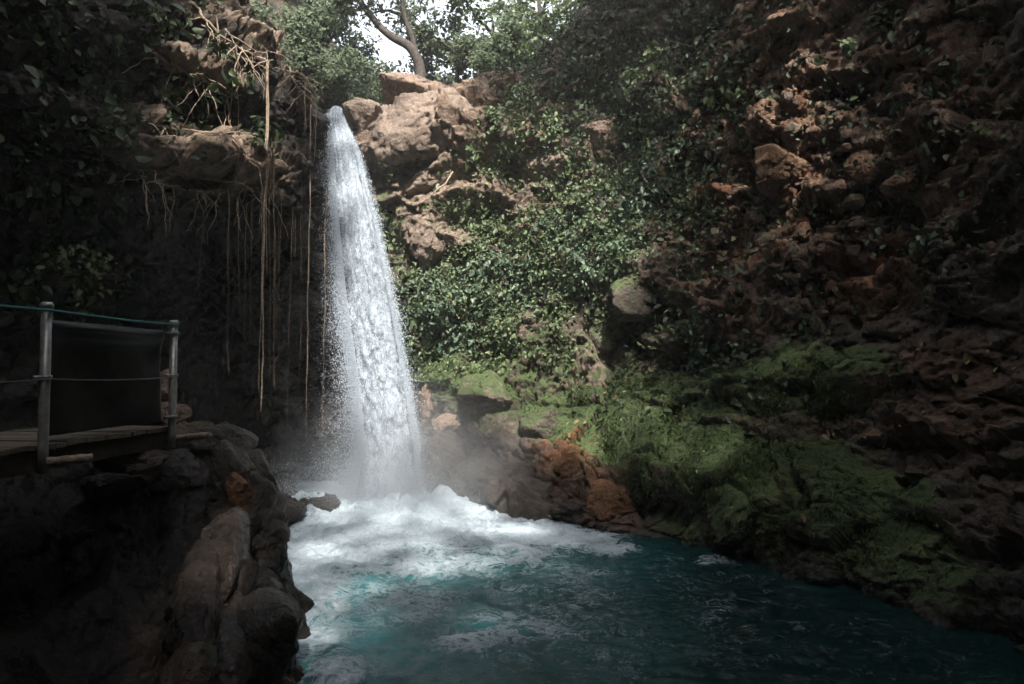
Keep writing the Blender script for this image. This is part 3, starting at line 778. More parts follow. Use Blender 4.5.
# ------------------------------------------------------------------ small plants (things)
def plant(px_, py_, label, n=26, size=.16, rad=.28, mat='leaf_blue', name='shrub', cat='plant', seed=0, keys=('cliff', 'left')):
    h = hit(px_, py_, keys); out = rad * .9 if rad > .55 else 0
    if h is None: return
    p, nn = h; r = np.random.default_rng(seed + 500)
    root = thing(name, label, cat, p)
    st = MB(); lv = MB()
    for k in range(max(4, n // 6)):
        d = nn * r.uniform(.6, 1.2) + r.normal(0, .6, 3) + np.array([0, 0, .5]); d /= np.linalg.norm(d)
        L = rad * r.uniform(.6, 1.3); t = np.linspace(0, 1, 6)[:, None]
        pts = p - nn * .04 + nn * out * t + d * L * t + np.array([0, 0, -.45 * L]) * t ** 2
        st.add(*tube(pts, np.linspace(.008, .003, 6), 5))
        kk = n // max(4, n // 6)
        q = pts[r.integers(2, 6, kk)] + r.normal(0, .05, (kk, 3))
        V, F, tt = leafmesh(q, np.repeat(nn[None], kk, 0), size * r.uniform(.6, 1.25, kk), r, up=.6, droop=.4)
        lv.add(V, F, tint=tt)
    st.build('stem', M['bark'], root, base=p); lv.build('leaves', M[mat], root, base=p)
PL = [
 (885, 25, 'leafy green plant above the bare earth patch at the upper right edge', 34, .16, .35, 'leaf'),
 (845, 50, 'pale leaved plant hanging right beside the bare earth patch', 30, .15, .32, 'leaf'),
 (770, 92, 'green plant below the bare earth patch over the round brown stone', 22, .14, .25, 'leaf_blue'),
 (725, 88, 'leaning green fern clump left of the bare earth patch', 30, .17, .35, 'leaf'),
 (895, 92, 'small bright green plant alone in the dark upper right', 16, .13, .2, 'leaf_blue'),
 (935, 98, 'small green plant on the brown earth streak at the far right', 14, .12, .18, 'leaf_blue'),
 (930, 236, 'bright green plant growing below the isolated far right boulder', 26, .15, .28, 'leaf_blue'),
 (975, 130, 'dark leafed plant with a few pale leaves at the right edge', 20, .14, .26, 'leaf'),
 (805, 318, 'bluish green plant hanging in the dark hollow of the right cliff', 24, .13, .26, 'leaf_blue'),
 (820, 335, 'small pale plant just under the bluish plant in the dark hollow', 12, .11, .2, 'leaf'),
 (688, 325, 'tall tuft of green leaves right of the jutting grey boulder', 40, .12, .36, 'leaf'),
 (745, 345, 'little plant with pale leaves on the mossy ledge', 14, .12, .18, 'leaf'),
 (500, 118, 'leafy shrub clinging to the cliff right of the big tan boulder', 42, .19, .45, 'leaf'),
 (470, 150, 'broad leaved shrub under the big tan boulder', 36, .2, .4, 'leaf'),
 (395, 165, 'bushy plant between the waterfall and the big tan boulder', 40, .18, .4, 'leaf'),
 (388, 205, 'leafy plant hanging at the right side of the falling water', 44, .17, .42, 'leaf'),
 (560, 80, 'dark bush hanging from the shaded top of the cliff', 40, .2, .5, 'leaf_dark'),
 (660, 55, 'green bush on the upper cliff over the creeper', 46, .17, .5, 'leaf'),
 (690, 150, 'long leaved green clump on the right border of the creeper', 44, .16, .45, 'leaf_blue'),
 (160, 90, 'round leaved plant on the lit root ledge of the overhang', 30, .15, .3, 'leaf'),
 (155, 14, 'round leaved plant at the very top of the overhang', 24, .15, .28, 'leaf'),
 (258, 140, 'few round leaves beside the hanging roots under the overhang', 12, .13, .2, 'leaf'),
 (235, 80, 'small pale leaves at the tip of the lit root ledge', 10, .15, .22, 'leaf'),
 (75, 268, 'big leafy bush above the railing', 170, .14, .95, 'leaf'),
 (30, 285, 'yellowish green bush at the left edge above the railing', 130, .13, .75, 'leaf'),
 (15, 150, 'clump of broad leaves at the left edge of the overhang', 26, .17, .35, 'leaf_dark'),
 (140, 85, 'dark trailing plant in the upper left shade', 22, .14, .3, 'leaf_dark'),
]
for i, (x, y, lab, n, s, r_, mt) in enumerate(PL): plant(x, y, lab, n, s, r_, mt, seed=i)

# ------------------------------------------------------------------ roots
def wiggle(pts, amp, seed, fr=2.0):
    pts = np.asarray(pts, float)
    return pts + amp * np.stack([fbm(pts * fr + 3.1 * seed + q * 13, 3, seed + q) for q in range(3)], 1)
def hanging_root(px_, y0, y1, r, label, seed, strands=1, Y=None, mat='root'):
    if Y is None:
        h = hit(px_, y0, ('left',)); p = h[0] + h[1] * .08 if h else at(px_, y0, 13.5)
    else: p = at(px_, y0, Y)
    bottom = at(px_, y1, p[1])
    m = MB(); g = np.random.default_rng(seed)
    for s in range(strands):
        a = p + g.normal(0, .05, 3) * (s > 0); L = (p[2] - bottom[2]) * (1 if s == 0 else g.uniform(.55, .97))
        t = np.linspace(0, 1, 40)[:, None]
        pts = a + np.array([0, 0, -L]) * t
        pts = wiggle(pts, .06, seed * 5 + s, .9) + wiggle(pts, .015, seed + s, 5) - pts
        pts[:, :2] += (g.normal(0, .05, 2)) * t
        m.add(*tube(pts, r * (1 - .55 * t[:, 0]) * (1 if s == 0 else .6), 6))
    o = m.build('hanging_root', M[mat], loc=p); tag(o, label, 'root', 'roots hanging from the overhang')
HR = [
 (268, 62, 412, .030, 'thickest pale twisted root hanging from the root mat at the overhang tip', 3, 'root'),
 (274, 150, 392, .018, 'thin root bundle alongside the thickest hanging root', 3, 'root_dark'),
 (229, 190, 375, .013, 'thin hanging root furthest from the waterfall', 1, 'root_dark'),
 (234, 60, 205, .014, 'short root dangling from the lit ledge above the cave', 2, 'root'),
 (247, 185, 372, .011, 'thin straight root just left of the thickest hanging root', 1, 'root_dark'),
 (261, 180, 285, .013, 'short kinked root with a frayed end beside the thickest root', 2, 'root_dark'),
 (294, 180, 428, .012, 'dark root hanging low midway between the thickest root and the waterfall', 1, 'root_dark'),
 (311, 105, 448, .017, 'long pale straight root reaching down close to the foam', 1, 'root'),
 (326, 190, 448, .013, 'long root touching the left edge of the falling water', 1, 'root'),
 (295, 215, 262, .012, 'short frayed root in the shade left of the long pale root', 3, 'root_dark'),
 (238, 190, 330, .010, 'very thin dark root in the cave left of the thin straight root', 1, 'root_dark'),
 (253, 180, 345, .009, 'hair-thin dark root just left of the short kinked root', 1, 'root_dark'),
 (283, 190, 350, .010, 'thin dark root between the thickest root and the low hanging dark root', 2, 'root_dark'),
 (302, 185, 395, .009, 'thin dark root just left of the long pale straight root', 1, 'root_dark'),
 (206, 195, 300, .009, 'thin dark root far left inside the cave', 1, 'root_dark'),
 (218, 18, 66, .014, 'short root hanging from the top rim of the overhang', 2, 'root'),
 (313, 108, 160, .012, 'short rootlet under the right tip of the overhang', 2, 'root'),
]
for i, (x, y0, y1, r_, lab, st, mt) in enumerate(HR):
    Y = {2: 12.4, 4: 12.8, 5: 13.0, 6: 13.6, 7: 14.0, 8: 15.0, 9: 13.8, 10: 12.6, 11: 12.8, 12: 13.4, 13: 13.8, 14: 12.3, 0: 12.9, 1: 12.9}.get(i)
    hanging_root(x, y0, y1, r_ * .72, lab, i + 11, st, Y, mt)
def creeping_root(pl, r, label, seed, mat='root', side_roots=6, n=34, lift=.05):
    pl = crv(np.array(pl, float), n); pts = []
    for x, y in pl:
        h = hit(x, y, ('left',))
        if h: pts.append(h[0] + h[1] * lift)
    if len(pts) < 4: return
    pts = np.array(pts)
    for _ in range(3): pts[1:-1] = (pts[:-2] + 2 * pts[1:-1] + pts[2:]) / 4
    pts = wiggle(pts, .12, seed, 2.5)
    m = MB(); m.add(*tube(pts, r * np.linspace(1, .5, len(pts)), 7)); g = np.random.default_rng(seed)
    for k in range(side_roots):
        i = g.integers(1, len(pts) - 2); L = g.uniform(.3, .9)
        d = np.array([g.normal(0, .5), g.normal(-.2, .3), g.uniform(-1, .1)]); d /= np.linalg.norm(d)
        t = np.linspace(0, 1, 14)[:, None]
        q = pts[i] + d * L * t + np.array([0, 0, -.3 * L]) * t ** 2
        m.add(*tube(wiggle(q, .10, seed * 3 + k, 3), r * .5 * (1 - .6 * t[:, 0]), 5))
    o = m.build('tree_root', M[mat], loc=pts[0]); tag(o, label, 'root', 'roots creeping over the overhang')
CRT = [
 ([(190, 5), (205, 20), (232, 45), (268, 62)], .05, 'long pale root slanting down to the root mat at the overhang tip', 10),
 ([(200, 22), (225, 45), (250, 60), (272, 60)], .032, 'pale root running just under the long slanting root', 10),
 ([(225, 30), (245, 45), (262, 52), (280, 52)], .03, 'tangled pale root on top of the root mat', 12),
 ([(146, 5), (170, 22), (200, 40)], .028, 'thin root at the top left of the overhang', 6),
 ([(150, 48), (180, 68), (205, 80), (232, 95)], .045, 'reddish pale root along the second ledge', 9),
 ([(176, 92), (192, 78), (215, 82), (233, 94)], .035, 'forked pale root bending down from the second ledge', 8),
 ([(278, 5), (284, 30), (290, 50), (300, 70)], .03, 'pale root down the right skyline of the overhang', 9),
 ([(292, 62), (305, 82), (318, 102), (322, 110)], .035, 'pale root ending at the right tip of the overhang by the lip', 10),
 ([(285, 60), (298, 85), (310, 100)], .03, 'thin root beside the one that ends at the right tip', 8),
 ([(130, 165), (170, 172), (215, 180), (265, 195)], .04, 'thick mat of tan roots along the lip of the cave', 16),
 ([(140, 178), (185, 188), (225, 192), (262, 188)], .03, 'tan fibrous root under the thick mat at the cave lip', 16),
 ([(140, 120), (180, 130), (215, 135), (250, 130)], .03, 'brown root on the ledge over the cave lip', 12),
 ([(232, 140), (248, 158), (262, 172), (268, 190)], .028, 'pale bent root joining the cave lip to the hanging roots', 8),
]
for i, (pl, r_, lab, sr) in enumerate(CRT): creeping_root(pl, r_ * .62, lab, 40 + i, side_roots=sr)
# bare twig under the big tan boulder
h = hit(452, 166, ('cliff',)); h2 = hit(418, 208, ('cliff',))
a, b = h[0] + h[1] * .25, h2[0] + h2[1] * .25
pts = crv([a, a * .6 + b * .4 + [.12, 0, .0], b], 20); m = MB(); m.add(*tube(wiggle(pts, .08, 5, 3), np.linspace(.03, .014, 20), 6))
tag(m.build('root', M['root'], loc=a), 'bare pale root crossing the shade under the tilted tan slab', 'root')

# ------------------------------------------------------------------ waterfall
lipP = at(335, 108, 16.75)
def flow(t):                      # t 0..1 along the fall; centre, half width
    pyv = 106 + t * (505 - 106)
    lx_ = np.interp(pyv, [106, 150, 200, 300, 400, 450, 505], [326, 327, 329, 337, 350, 352, 338])
    rx_ = np.interp(pyv, [106, 125, 150, 200, 300, 400, 450, 505], [344, 349, 362, 377, 397, 414, 421, 428])
    Y = 16.75 - 1.15 * np.minimum(1, t * 1.3) ** .6 - .2 * t
    return pyv, lx_, rx_, Y
km = newmat('falling water'); tc = km.N('ShaderNodeAttribute', attribute_name='uvw')
mp = km.N('ShaderNodeMapping'); mp.inputs['Scale'].default_value = (1, 1, 1); km.L(tc.outputs['Color'], mp.inputs[0])
s1 = km.N('ShaderNodeMapping'); s1.inputs['Scale'].default_value = (24, 6.5, 1); km.L(tc.outputs['Color'], s1.inputs[0])
n1 = km.noise(1.0, 6, .72, s1.outputs[0], .8)
s2 = km.N('ShaderNodeMapping'); s2.inputs['Scale'].default_value = (85, 45, 1); km.L(tc.outputs['Color'], s2.inputs[0])
n2 = km.noise(1.0, 4, .7, s2.outputs[0], .5)
at_ = km.N('ShaderNodeAttribute', attribute_name='dens')
al = km.math('ADD', km.math('MULTIPLY', n1, .6), km.math('MULTIPLY', n2, .55))
al = km.math('ADD', al, km.math('MULTIPLY', at_.outputs['Fac'], .62))
al = km.ramp(al, (.80, 0.), (1.02, 1.))
colw = km.ramp(n2, (.32, (.26, .32, .39)), (.60, (.55, .61, .67)))
nb = km.bump(n1, .7, .08); nb = km.bump(n2, .6, .03, nb)
sA = bsdf(km, colw, .35, nb, .5); tr = km.N('ShaderNodeBsdfTranslucent'); tr.inputs[0].default_value = (.55, .60, .66, 1)
mx = km.N('ShaderNodeMixShader'); mx.inputs[0].default_value = .35; km.L(sA, mx.inputs[1]); km.L(tr.outputs[0], mx.inputs[2])
tp = km.N('ShaderNodeBsdfTransparent'); mx2 = km.N('ShaderNodeMixShader'); km.L(al, mx2.inputs[0]); km.L(tp.outputs[0], mx2.inputs[1]); km.L(mx.outputs[0], mx2.inputs[2])
km.L(mx2.outputs[0], km.out.inputs[0]); M['fall'] = km.m
Vs, Fs, Us, Ds, n0 = [], [], [], [], 0
gw = np.random.default_rng(5)
NST = 46
for st_ in range(NST):
    nu, nv = 14, 320
    core = st_ < 16
    u0 = gw.uniform(-.62, .72) if not core else np.linspace(-.55, .65, 16)[st_] + gw.normal(0, .05)
    wd = gw.uniform(.10, .30) if not core else gw.uniform(.26, .42)
    ta, tb = (0, 1) if core else sorted((max(0, gw.uniform(-.3, .7)), min(1, gw.uniform(.3, 1.3))))
    if tb - ta < .2: tb = min(1, ta + .3)
    u, q_ = np.meshgrid(np.linspace(-1, 1, nu), np.linspace(0, 1, nv), indexing='ij'); t = ta + (tb - ta) * q_
    pyv, lx_, rx_, Y = flow(t)
    off = fbm(np.stack([t * 8, 0 * t + st_ * 3.3, 0 * t], -1).reshape(-1, 3), 4, 370).reshape(nu, nv)
    ut = u0 + .34 * off * (.4 + t) + u * wd * (1 + .6 * off)
    cxp = (lx_ + rx_) / 2 + ut * (rx_ - lx_) / 2 * .93 + 1.5
    pyv = pyv + 6 * ut * ut * np.clip(1 - t / .06, 0, 1) + 3 * off * np.clip(1 - t / .05, 0, 1)
    thick = .10 + .32 * t
    Yl = Y + gw.uniform(-1.0, 1.0) * thick * (1.3 if not core else .8) + thick * .35 * u * u
    den = (FW[1] + UP[1] * (342 - pyv) / FPX); zz = CAM[2] + (FW[2] + UP[2] * (342 - pyv) / FPX) * Yl / den
    pos = CAM[0] + (cxp - 512) / FPX * Yl / den
    wv = fbm(np.stack([pos * 3, zz * 1.6, 0 * zz + st_ * 5.], -1).reshape(-1, 3), 4, 300).reshape(nu, nv)
    V = np.stack([pos, Yl + .34 * wv * (.25 + t), zz + .10 * wv * t], -1).reshape(-1, 3)
    Vs.append(V); Fs.append(grid_faces(nu, nv) + n0); n0 += len(V)
    Us.append(np.stack([pos * .5 + st_ * 3.7, t * 4.6 + st_ * .37, 0 * u + st_, 0 * u + 1], -1).reshape(-1, 4))
    prof = (1 - np.abs(u) ** 1.8) * (.70 if core else .60) - .20 * np.clip(-ut - .15, 0, 1) * sstep(.1, .5, t)
    prof = prof * (sstep(0, .06, q_) if ta > 0 else 1) * sstep(0, .10 if tb < 1 else .01, 1 - q_)
    Ds.append(prof.ravel())
wf = mesh('waterfall', np.concatenate(Vs), np.concatenate(Fs), mat=M['fall'], cols={'uvw': np.concatenate(Us), 'dens': np.concatenate(Ds)})
tag(wf, 'tall white waterfall dropping over the cliff lip into the pool', kind='structure')
# droplets along the fall, thrown wider on the left
km = newmat('spray drops'); km.L(bsdf(km, (.44, .50, .56), .5, None, .4), km.out.inputs[0]); M['drop'] = km.m
g = np.random.default_rng(12)
nD = 150000
t = np.clip(g.beta(1.5, 1.0, nD), .02, 1); pyv, lx_, rx_, Y = flow(t)
left = g.random(nD) < .62
off = g.gamma(1.1, 1.0, nD) * (2 + 7.5 * t) * (1 + .8 * fbm(np.stack([t * 12, 3. * left, 0 * t], 1), 3, 77))
inside = g.random(nD) < .30
pxs = np.where(inside, lx_ + (rx_ - lx_) * g.random(nD), np.where(left, lx_ + 8 * t - off * 1.0 + 6, rx_ - 8 + off * .4))
Yd = Y + g.normal(0, .12 + .25 * t, nD)
den = (FW[1] + UP[1] * (342 - pyv) / FPX)
Pd = np.stack([CAM[0] + (pxs - 512) / FPX * Yd / den, Yd, CAM[2] + (FW[2] + UP[2] * (342 - pyv) / FPX) * Yd / den + g.normal(0, .05, nD)], 1)
# splash at the foot: ballistic droplets
nS = 90000
ang = g.uniform(-math.pi, math.pi, nS); r0 = g.gamma(2., .55, nS)
Ps = np.stack([-2.55 + np.cos(ang) * r0 * 1.1 - .55 * r0, 14.9 + np.sin(ang) * r0 * .55, np.abs(g.normal(0, .85, nS)) * np.exp(-r0 * .33) + .05], 1)
Pd = np.vstack([Pd, Ps]); sz = np.clip(g.lognormal(-5.7, .45, len(Pd)), .0014, .010)
tet = np.array([[1, 1, 1], [1, -1, -1], [-1, 1, -1], [-1, -1, 1]]) * .8
strv = np.where(np.arange(len(Pd)) < nD, 2.6, 1.2)
V = Pd[:, None] + tet[None] * sz[:, None, None] * np.stack([np.ones(len(Pd)), np.ones(len(Pd)), strv], 1)[:, None] * g.uniform(.6, 1.2, (len(Pd), 4, 1))
o_ = np.arange(len(Pd))[:, None] * 4
F = np.concatenate([o_ + np.array([[0, 1, 2]]), o_ + np.array([[0, 3, 1]]), o_ + np.array([[0, 2, 3]]), o_ + np.array([[1, 3, 2]])])
sp = mesh('spray', V.reshape(-1, 3), F3=F, mat=M['drop']); tag(sp, 'white water droplets thrown off the waterfall', kind='stuff')

# ------------------------------------------------------------------ pool
xs = np.linspace(-9.5, 8.5, 640); yy = np.concatenate([np.linspace(-14, 4.2, 20), np.linspace(4.25, 19, 560)])
Xg, Yg = np.meshgrid(xs, yy, indexing='ij'); Pw = np.stack([Xg, Yg, 0 * Xg], -1).reshape(-1, 3)
wx, wy = proj(Pw)
dF = np.hypot((Pw[:, 0] + 2.2) / 1.25, Pw[:, 1] - 15.0)
wq = Pw + .5 * np.stack([fbm(Pw * .8, 3, 401), fbm(Pw * .8 + 9, 3, 402), 0 * wx], 1)
near = np.exp(-dF / 2.6)
foam = blobs(wx + 26 * fbm(Pw * .9, 3, 405), wy + 10 * fbm(Pw * .9 + 5, 3, 406),
             [(400, 512, 130, 40, 0, 1.), (350, 540, 75, 38, -12, .95), (480, 530, 90, 22, 8, .9), (545, 535, 70, 16, 6, .85), (600, 546, 40, 9, 6, .7), (310, 570, 44, 44, -10, .85), (300, 505, 60, 40, 0, .85),
              (420, 560, 90, 22, 5, .62), (500, 555, 70, 16, 0, .5), (480, 640, 55, 14, -5, .48), (315, 615, 44, 46, 0, .58), (335, 672, 40, 16, 0, .6), (400, 600, 70, 30, 0, .42), (560, 575, 60, 14, 5, .40), (715, 562, 24, 6, 8, .45),
              (520, 610, 130, 60, 0, .26), (600, 620, 200, 70, 0, .10), (750, 620, 250, 60, 8, .05)], .6) * (Pw[:, 1] > 4)
aer = blobs(wx, wy, [(340, 600, 90, 90, 0, 1.), (400, 560, 160, 50, 0, .8), (440, 640, 120, 60, 0, .45), (520, 570, 130, 40, 0, .5), (560, 640, 120, 60, 0, .3)], .7) * (Pw[:, 1] > 4)
hgt = .06 * fbm(wq * np.array([1.1, 1.6, 1]), 4, 411) + .055 * fbm(wq * np.array([2.6, 3.6, 1]), 4, 412) + .035 * near * 2 * fbm(wq * 2.2, 4, 413) + .016 * ridged(wq * 3.2, 3, 415) * (.4 + near)
hgt += foam ** 1.5 * (.24 * np.abs(fbm(wq * 2.4, 4, 417)) + .10 * fbm(wq * 6, 4, 419) + .02)
hgt += np.exp(-(dF / 1.05) ** 2) * (.20 + .42 * fbm(wq * 2.6, 5, 421)) + np.exp(-(np.hypot(Pw[:, 0] + 4.3, (Pw[:, 1] - 14.2)) / .8) ** 2) * (.25 + .5 * fbm(wq * 2.2, 4, 423))
Pw[:, 2] = hgt
km = newmat('pool water'); pos = km.N('ShaderNodeNewGeometry').outputs['Position']
fa = km.N('ShaderNodeAttribute', attribute_name='foam'); aa = km.N('ShaderNodeAttribute', attribute_name='aer')
mpw = km.N('ShaderNodeMapping'); mpw.inputs['Scale'].default_value = (1., 1., .3); km.L(pos, mpw.inputs[0])
f1 = km.noise(2.4, 8, .66, mpw.outputs[0], 1.6); f2 = km.noise(9, 6, .7, mpw.outputs[0], 1.2); f3 = km.noise(30, 4, .65, mpw.outputs[0], .6)
lace = km.math('ABSOLUTE', km.math('SUBTRACT', f1, .5)); lace = km.math('SUBTRACT', 1., km.math('MULTIPLY', lace, 6.5), True)
fs = km.math('ADD', km.math('MULTIPLY', lace, .30), km.math('MULTIPLY', f2, .52)); fs = km.math('ADD', fs, km.math('MULTIPLY', f3, .22))
fs = km.math('ADD', fs, km.math('MULTIPLY', fa.outputs['Fac'], .64))
fm = km.ramp(fs, (.68, 0.), (.79, .34), (1.02, 1.))
deep = km.mixc(km.ramp(aa.outputs['Fac'], (0., 0.), (1., 1.)), (.0014, .017, .017), (.045, .21, .23))
f0 = km.noise(.9, 4, .6, mpw.outputs[0], 1.0); fm = km.math('MULTIPLY', fm, km.ramp(km.math('ADD', f0, km.math('MULTIPLY', fa.outputs['Fac'], .35)), (.42, .25), (.72, 1.)))
deep = km.mixc(km.ramp(f1, (.3, .0), (.7, .45)), deep, (.001, .010, .010))
colp = km.mixc(fm, deep, km.ramp(f3, (.3, (.26, .34, .39)), (.6, (.46, .52, .56))))
rg = km.math('ADD', .09, km.math('MULTIPLY', fm, .5))
nb = km.bump(f2, .35, .06); nb = km.bump(f3, .30, .015, nb); nb = km.bump(fm, .5, .03, nb)
km.L(bsdf(km, colp, rg, nb, .32), km.out.inputs[0]); M['water'] = km.m
foam = np.clip(foam + .28 * fbm(wq * 1.4, 4, 431) * (foam > .05), 0, 1.1)
wt = mesh('water', Pw, grid_faces(len(xs), len(yy)), mat=M['water'], cols={'foam': foam, 'aer': aer})
tag(wt, 'dark teal pool water with white foam below the waterfall', kind='structure')

# mist over the foot of the fall
km = newmat('mist'); tc = km.N('ShaderNodeTexCoord').outputs['Object']
gr = km.N('ShaderNodeTexGradient', gradient_type='SPHERICAL'); km.L(tc, gr.inputs[0])
nz = km.noise(2.2, 4, .6, tc, .6)
dn = km.math('MULTIPLY', km.math('POWER', gr.outputs['Fac'], 1.4), km.math('MULTIPLY', km.ramp(nz, (.3, .15), (.7, 1.)), .85))
pv = km.N('ShaderNodeVolumePrincipled'); pv.inputs['Color'].default_value = (.93, .95, .97, 1); pv.inputs['Anisotropy'].default_value = .2
km.L(dn, pv.inputs['Density']); km.L(pv.outputs[0], km.out.inputs['Volume']); M['mist'] = km.m
V, F = ico(4)
mi = mesh('mist', V, F3=F, mat=M['mist']); mi.location = (-2.15, 14.5, .5); mi.scale = (3.4, 2.0, 2.7)
tag(mi, 'thin white mist rising where the waterfall hits the pool', kind='stuff')

# ------------------------------------------------------------------ upstream ground, trees, canopy
def hfield(name, x0, x1, y0, y1, nx, ny, fz, mat, label, zone=(0.7, .2, .2, 0)):
    X, Y = np.meshgrid(np.linspace(x0, x1, nx), np.linspace(y0, y1, ny), indexing='ij')
    P = np.stack([X, Y, 0 * X], -1).reshape(-1, 3); P[:, 2] = fz(P[:, 0], P[:, 1]) + .5 * fbm(P * .5, 4, 500)
    o = mesh(name, P, grid_faces(nx, ny), mat=mat, cols={'zone': np.tile(np.array(zone), (len(P), 1))}); tag(o, label, kind='structure'); return P
hill = lambda x, y: 9.2 + .10 * np.maximum(0, y - 24) + .55 * np.maximum(0, np.abs(x + 5 + .05 * (y - 20)) - 4.2) + .012 * np.maximum(0, y - 28) ** 2
Ph = hfield('terrain', -40, 40, 18.6, 75, 160, 120, lambda x, y: np.minimum(hill(x, y), 30), M['cliff'], 'wooded slopes above the waterfall', (1., 0, 0, .2))
TG = Ph.reshape(160, 120, 3); TN = grid_normals(TG).reshape(-1, 3); TN *= np.sign(TN[:, 2:3])
TS = dict(P=Ph, N=TN); gt = np.random.default_rng(31)
wt_ = (Ph[:, 1] < 45) * (np.abs(Ph[:, 0] + 5) < 16) * sstep(1.2, 2.5, np.abs(Ph[:, 0] + 4.2))
m = MB(); V, F, t = scatter(TS, wt_, 26000, .5, .22, gt, spread=.25); m.add(V, F, tint=t)
tag(m.build('undergrowth', M['leaf_tree']), 'green undergrowth on the slopes above the waterfall', kind='stuff')

def tree(label, base, height, crown_r, seed, lean=(0, 0), n_leaf=5000, leaf=.16, mat='leaf_tree', bare=.35, name='tree', trunk_r=.16, limbs=9, pts=None, sq=.7):
    g = np.random.default_rng(seed); base = np.array(base, float)
    root = thing(name, label, 'tree', base)
    m = MB()
    if pts is None:
        pts = [base, base + [lean[0] * .35, lean[1] * .35, height * .4], base + [lean[0], lean[1], height * .85]]
    tr = crv(np.array(pts), 24); tr = wiggle(tr, .25, seed, .6); tr[0] = base
    m.add(*tube(tr, np.linspace(trunk_r, trunk_r * .3, 24), 9))
    tips = []
    for k in range(limbs):
        i = int(g.uniform(bare, .98) * 23); a = g.uniform(0, 2 * math.pi); L = crown_r * g.uniform(.6, 1.1)
        d = np.array([math.cos(a), math.sin(a), g.uniform(.1, .8)]); t = np.linspace(0, 1, 12)[:, None]
        q = tr[i] + d * L * t + np.array([0, 0, -.15 * L]) * t ** 2; q = wiggle(q, .3, seed * 7 + k, .8); q = q - q[0] + tr[i]
        m.add(*tube(q, trunk_r * .38 * (1 - .8 * t[:, 0]) + .008, 6)); tips += [q[j] for j in (5, 7, 8, 9, 10, 11)]
        for s in range(2):
            j = g.integers(4, 9); d2 = d + g.normal(0, .7, 3); qq = q[j] + d2 * L * .45 * t; m.add(*tube(wiggle(qq, .15, seed + k + s, 1.2), trunk_r * .14 * (1 - .8 * t[:, 0]) + .005, 5)); tips += [qq[6], qq[9], qq[11]]
    tips.append(tr[-1]); tips = np.array(tips)
    m.build('trunk', M['bark'], root, base=base)
    c = tips[g.integers(0, len(tips), n_leaf // 22)]
    c = np.repeat(c + g.normal(0, .22 * crown_r * .4, c.shape), 22, 0)
    Pp = c + g.normal(0, 1, c.shape) * np.array([.34, .34, .22]) * (crown_r * .24)
    V, F, tt = leafmesh(Pp, np.tile([0., 0, 1.], (len(Pp), 1)), leaf * g.uniform(.6, 1.3, len(Pp)), g, up=.4, jit=.9)
    lm = MB(); lm.add(V, F, tint=tt); lm.build('crown', M[mat], root, base=base)
    return root
def gz(x, y): return float(min(hill(np.array(x), np.array(y)), 30))
p0 = at(424, 88, 19.5)
tree('leaning bare-trunked tree over the skyline boulders, its trunk bent up to the left', p0 - [0, 0, .4], 6, 1.8, 1, trunk_r=.17, n_leaf=3300, leaf=.13, bare=.55,
     pts=[p0 - [0, 0, .4], at(412, 52, 19.6), at(385, 30, 19.8), at(352, -10, 20.2), at(330, -60, 20.5)])
p1 = at(420, 82, 20.2)
tree('thin dark tree standing upright behind the leaning tree', p1 - [0, 0, .4], 6, 1.7, 2, trunk_r=.12, n_leaf=2600, leaf=.13, bare=.5,
     pts=[p1 - [0, 0, .4], at(415, 45, 20.3), at(402, 0, 20.4), at(405, -60, 20.5)])
def at_tree(px_, Y, label, h, cr, seed, **kw):
    X = (px_ - 512) / FPX * Y
    tree(label, (X, Y, gz(X, Y) - .3), h, cr, seed, **kw)
at_tree(290, 21.5, 'dense green tree right behind the tip of the overhang', 6.5, 2.3, 3, n_leaf=15000, leaf=.15, bare=.1, limbs=18)
at_tree(335, 25, 'bright leafy tree over the stream left of the leaning tree', 6, 2.4, 4, n_leaf=13000, leaf=.15, bare=.1, limbs=14)
at_tree(262, 26, 'tall pale green tree partly hidden by the overhang', 9, 2.8, 5, n_leaf=13000, leaf=.17, bare=.12, limbs=14)
at_tree(455, 20.5, 'green tree right of the leaning tree at the cliff edge', 5, 1.7, 6, n_leaf=12000, leaf=.14, bare=.15, limbs=13)
at_tree(492, 21.5, 'shaded tree crowding the top of the cliff right of the sky gap', 6, 2.2, 7, n_leaf=8000, leaf=.17, bare=.1, limbs=14, mat='leaf')
at_tree(385, 29, 'low tree far back in the middle of the sky gap', 4.5, 2.2, 8, n_leaf=10000, leaf=.16, bare=.1, limbs=12)
at_tree(365, 24, 'broad pale green tree filling the gap above the lip of the waterfall', 4.6, 1.9, 12, n_leaf=12000, leaf=.13, bare=.1, limbs=16)
at_tree(318, 20.3, 'low leafy tree leaning over the lip of the waterfall', 3.2, 1.5, 13, n_leaf=9000, leaf=.12, bare=.1, limbs=14)
at_tree(540, 22.5, 'dark tree over the cliff top at the right end of the sky gap', 7.5, 2.4, 14, n_leaf=13000, leaf=.17, bare=.05, limbs=18, mat='leaf')
at_tree(310, 34, 'far tree in the haze behind the bright leafy tree', 7, 3.0, 9, n_leaf=10000, leaf=.2, bare=.1, limbs=12)
at_tree(440, 33, 'far tree in the haze behind the green tree at the cliff edge', 6.5, 2.6, 10, n_leaf=10000, leaf=.19, bare=.1, limbs=12)

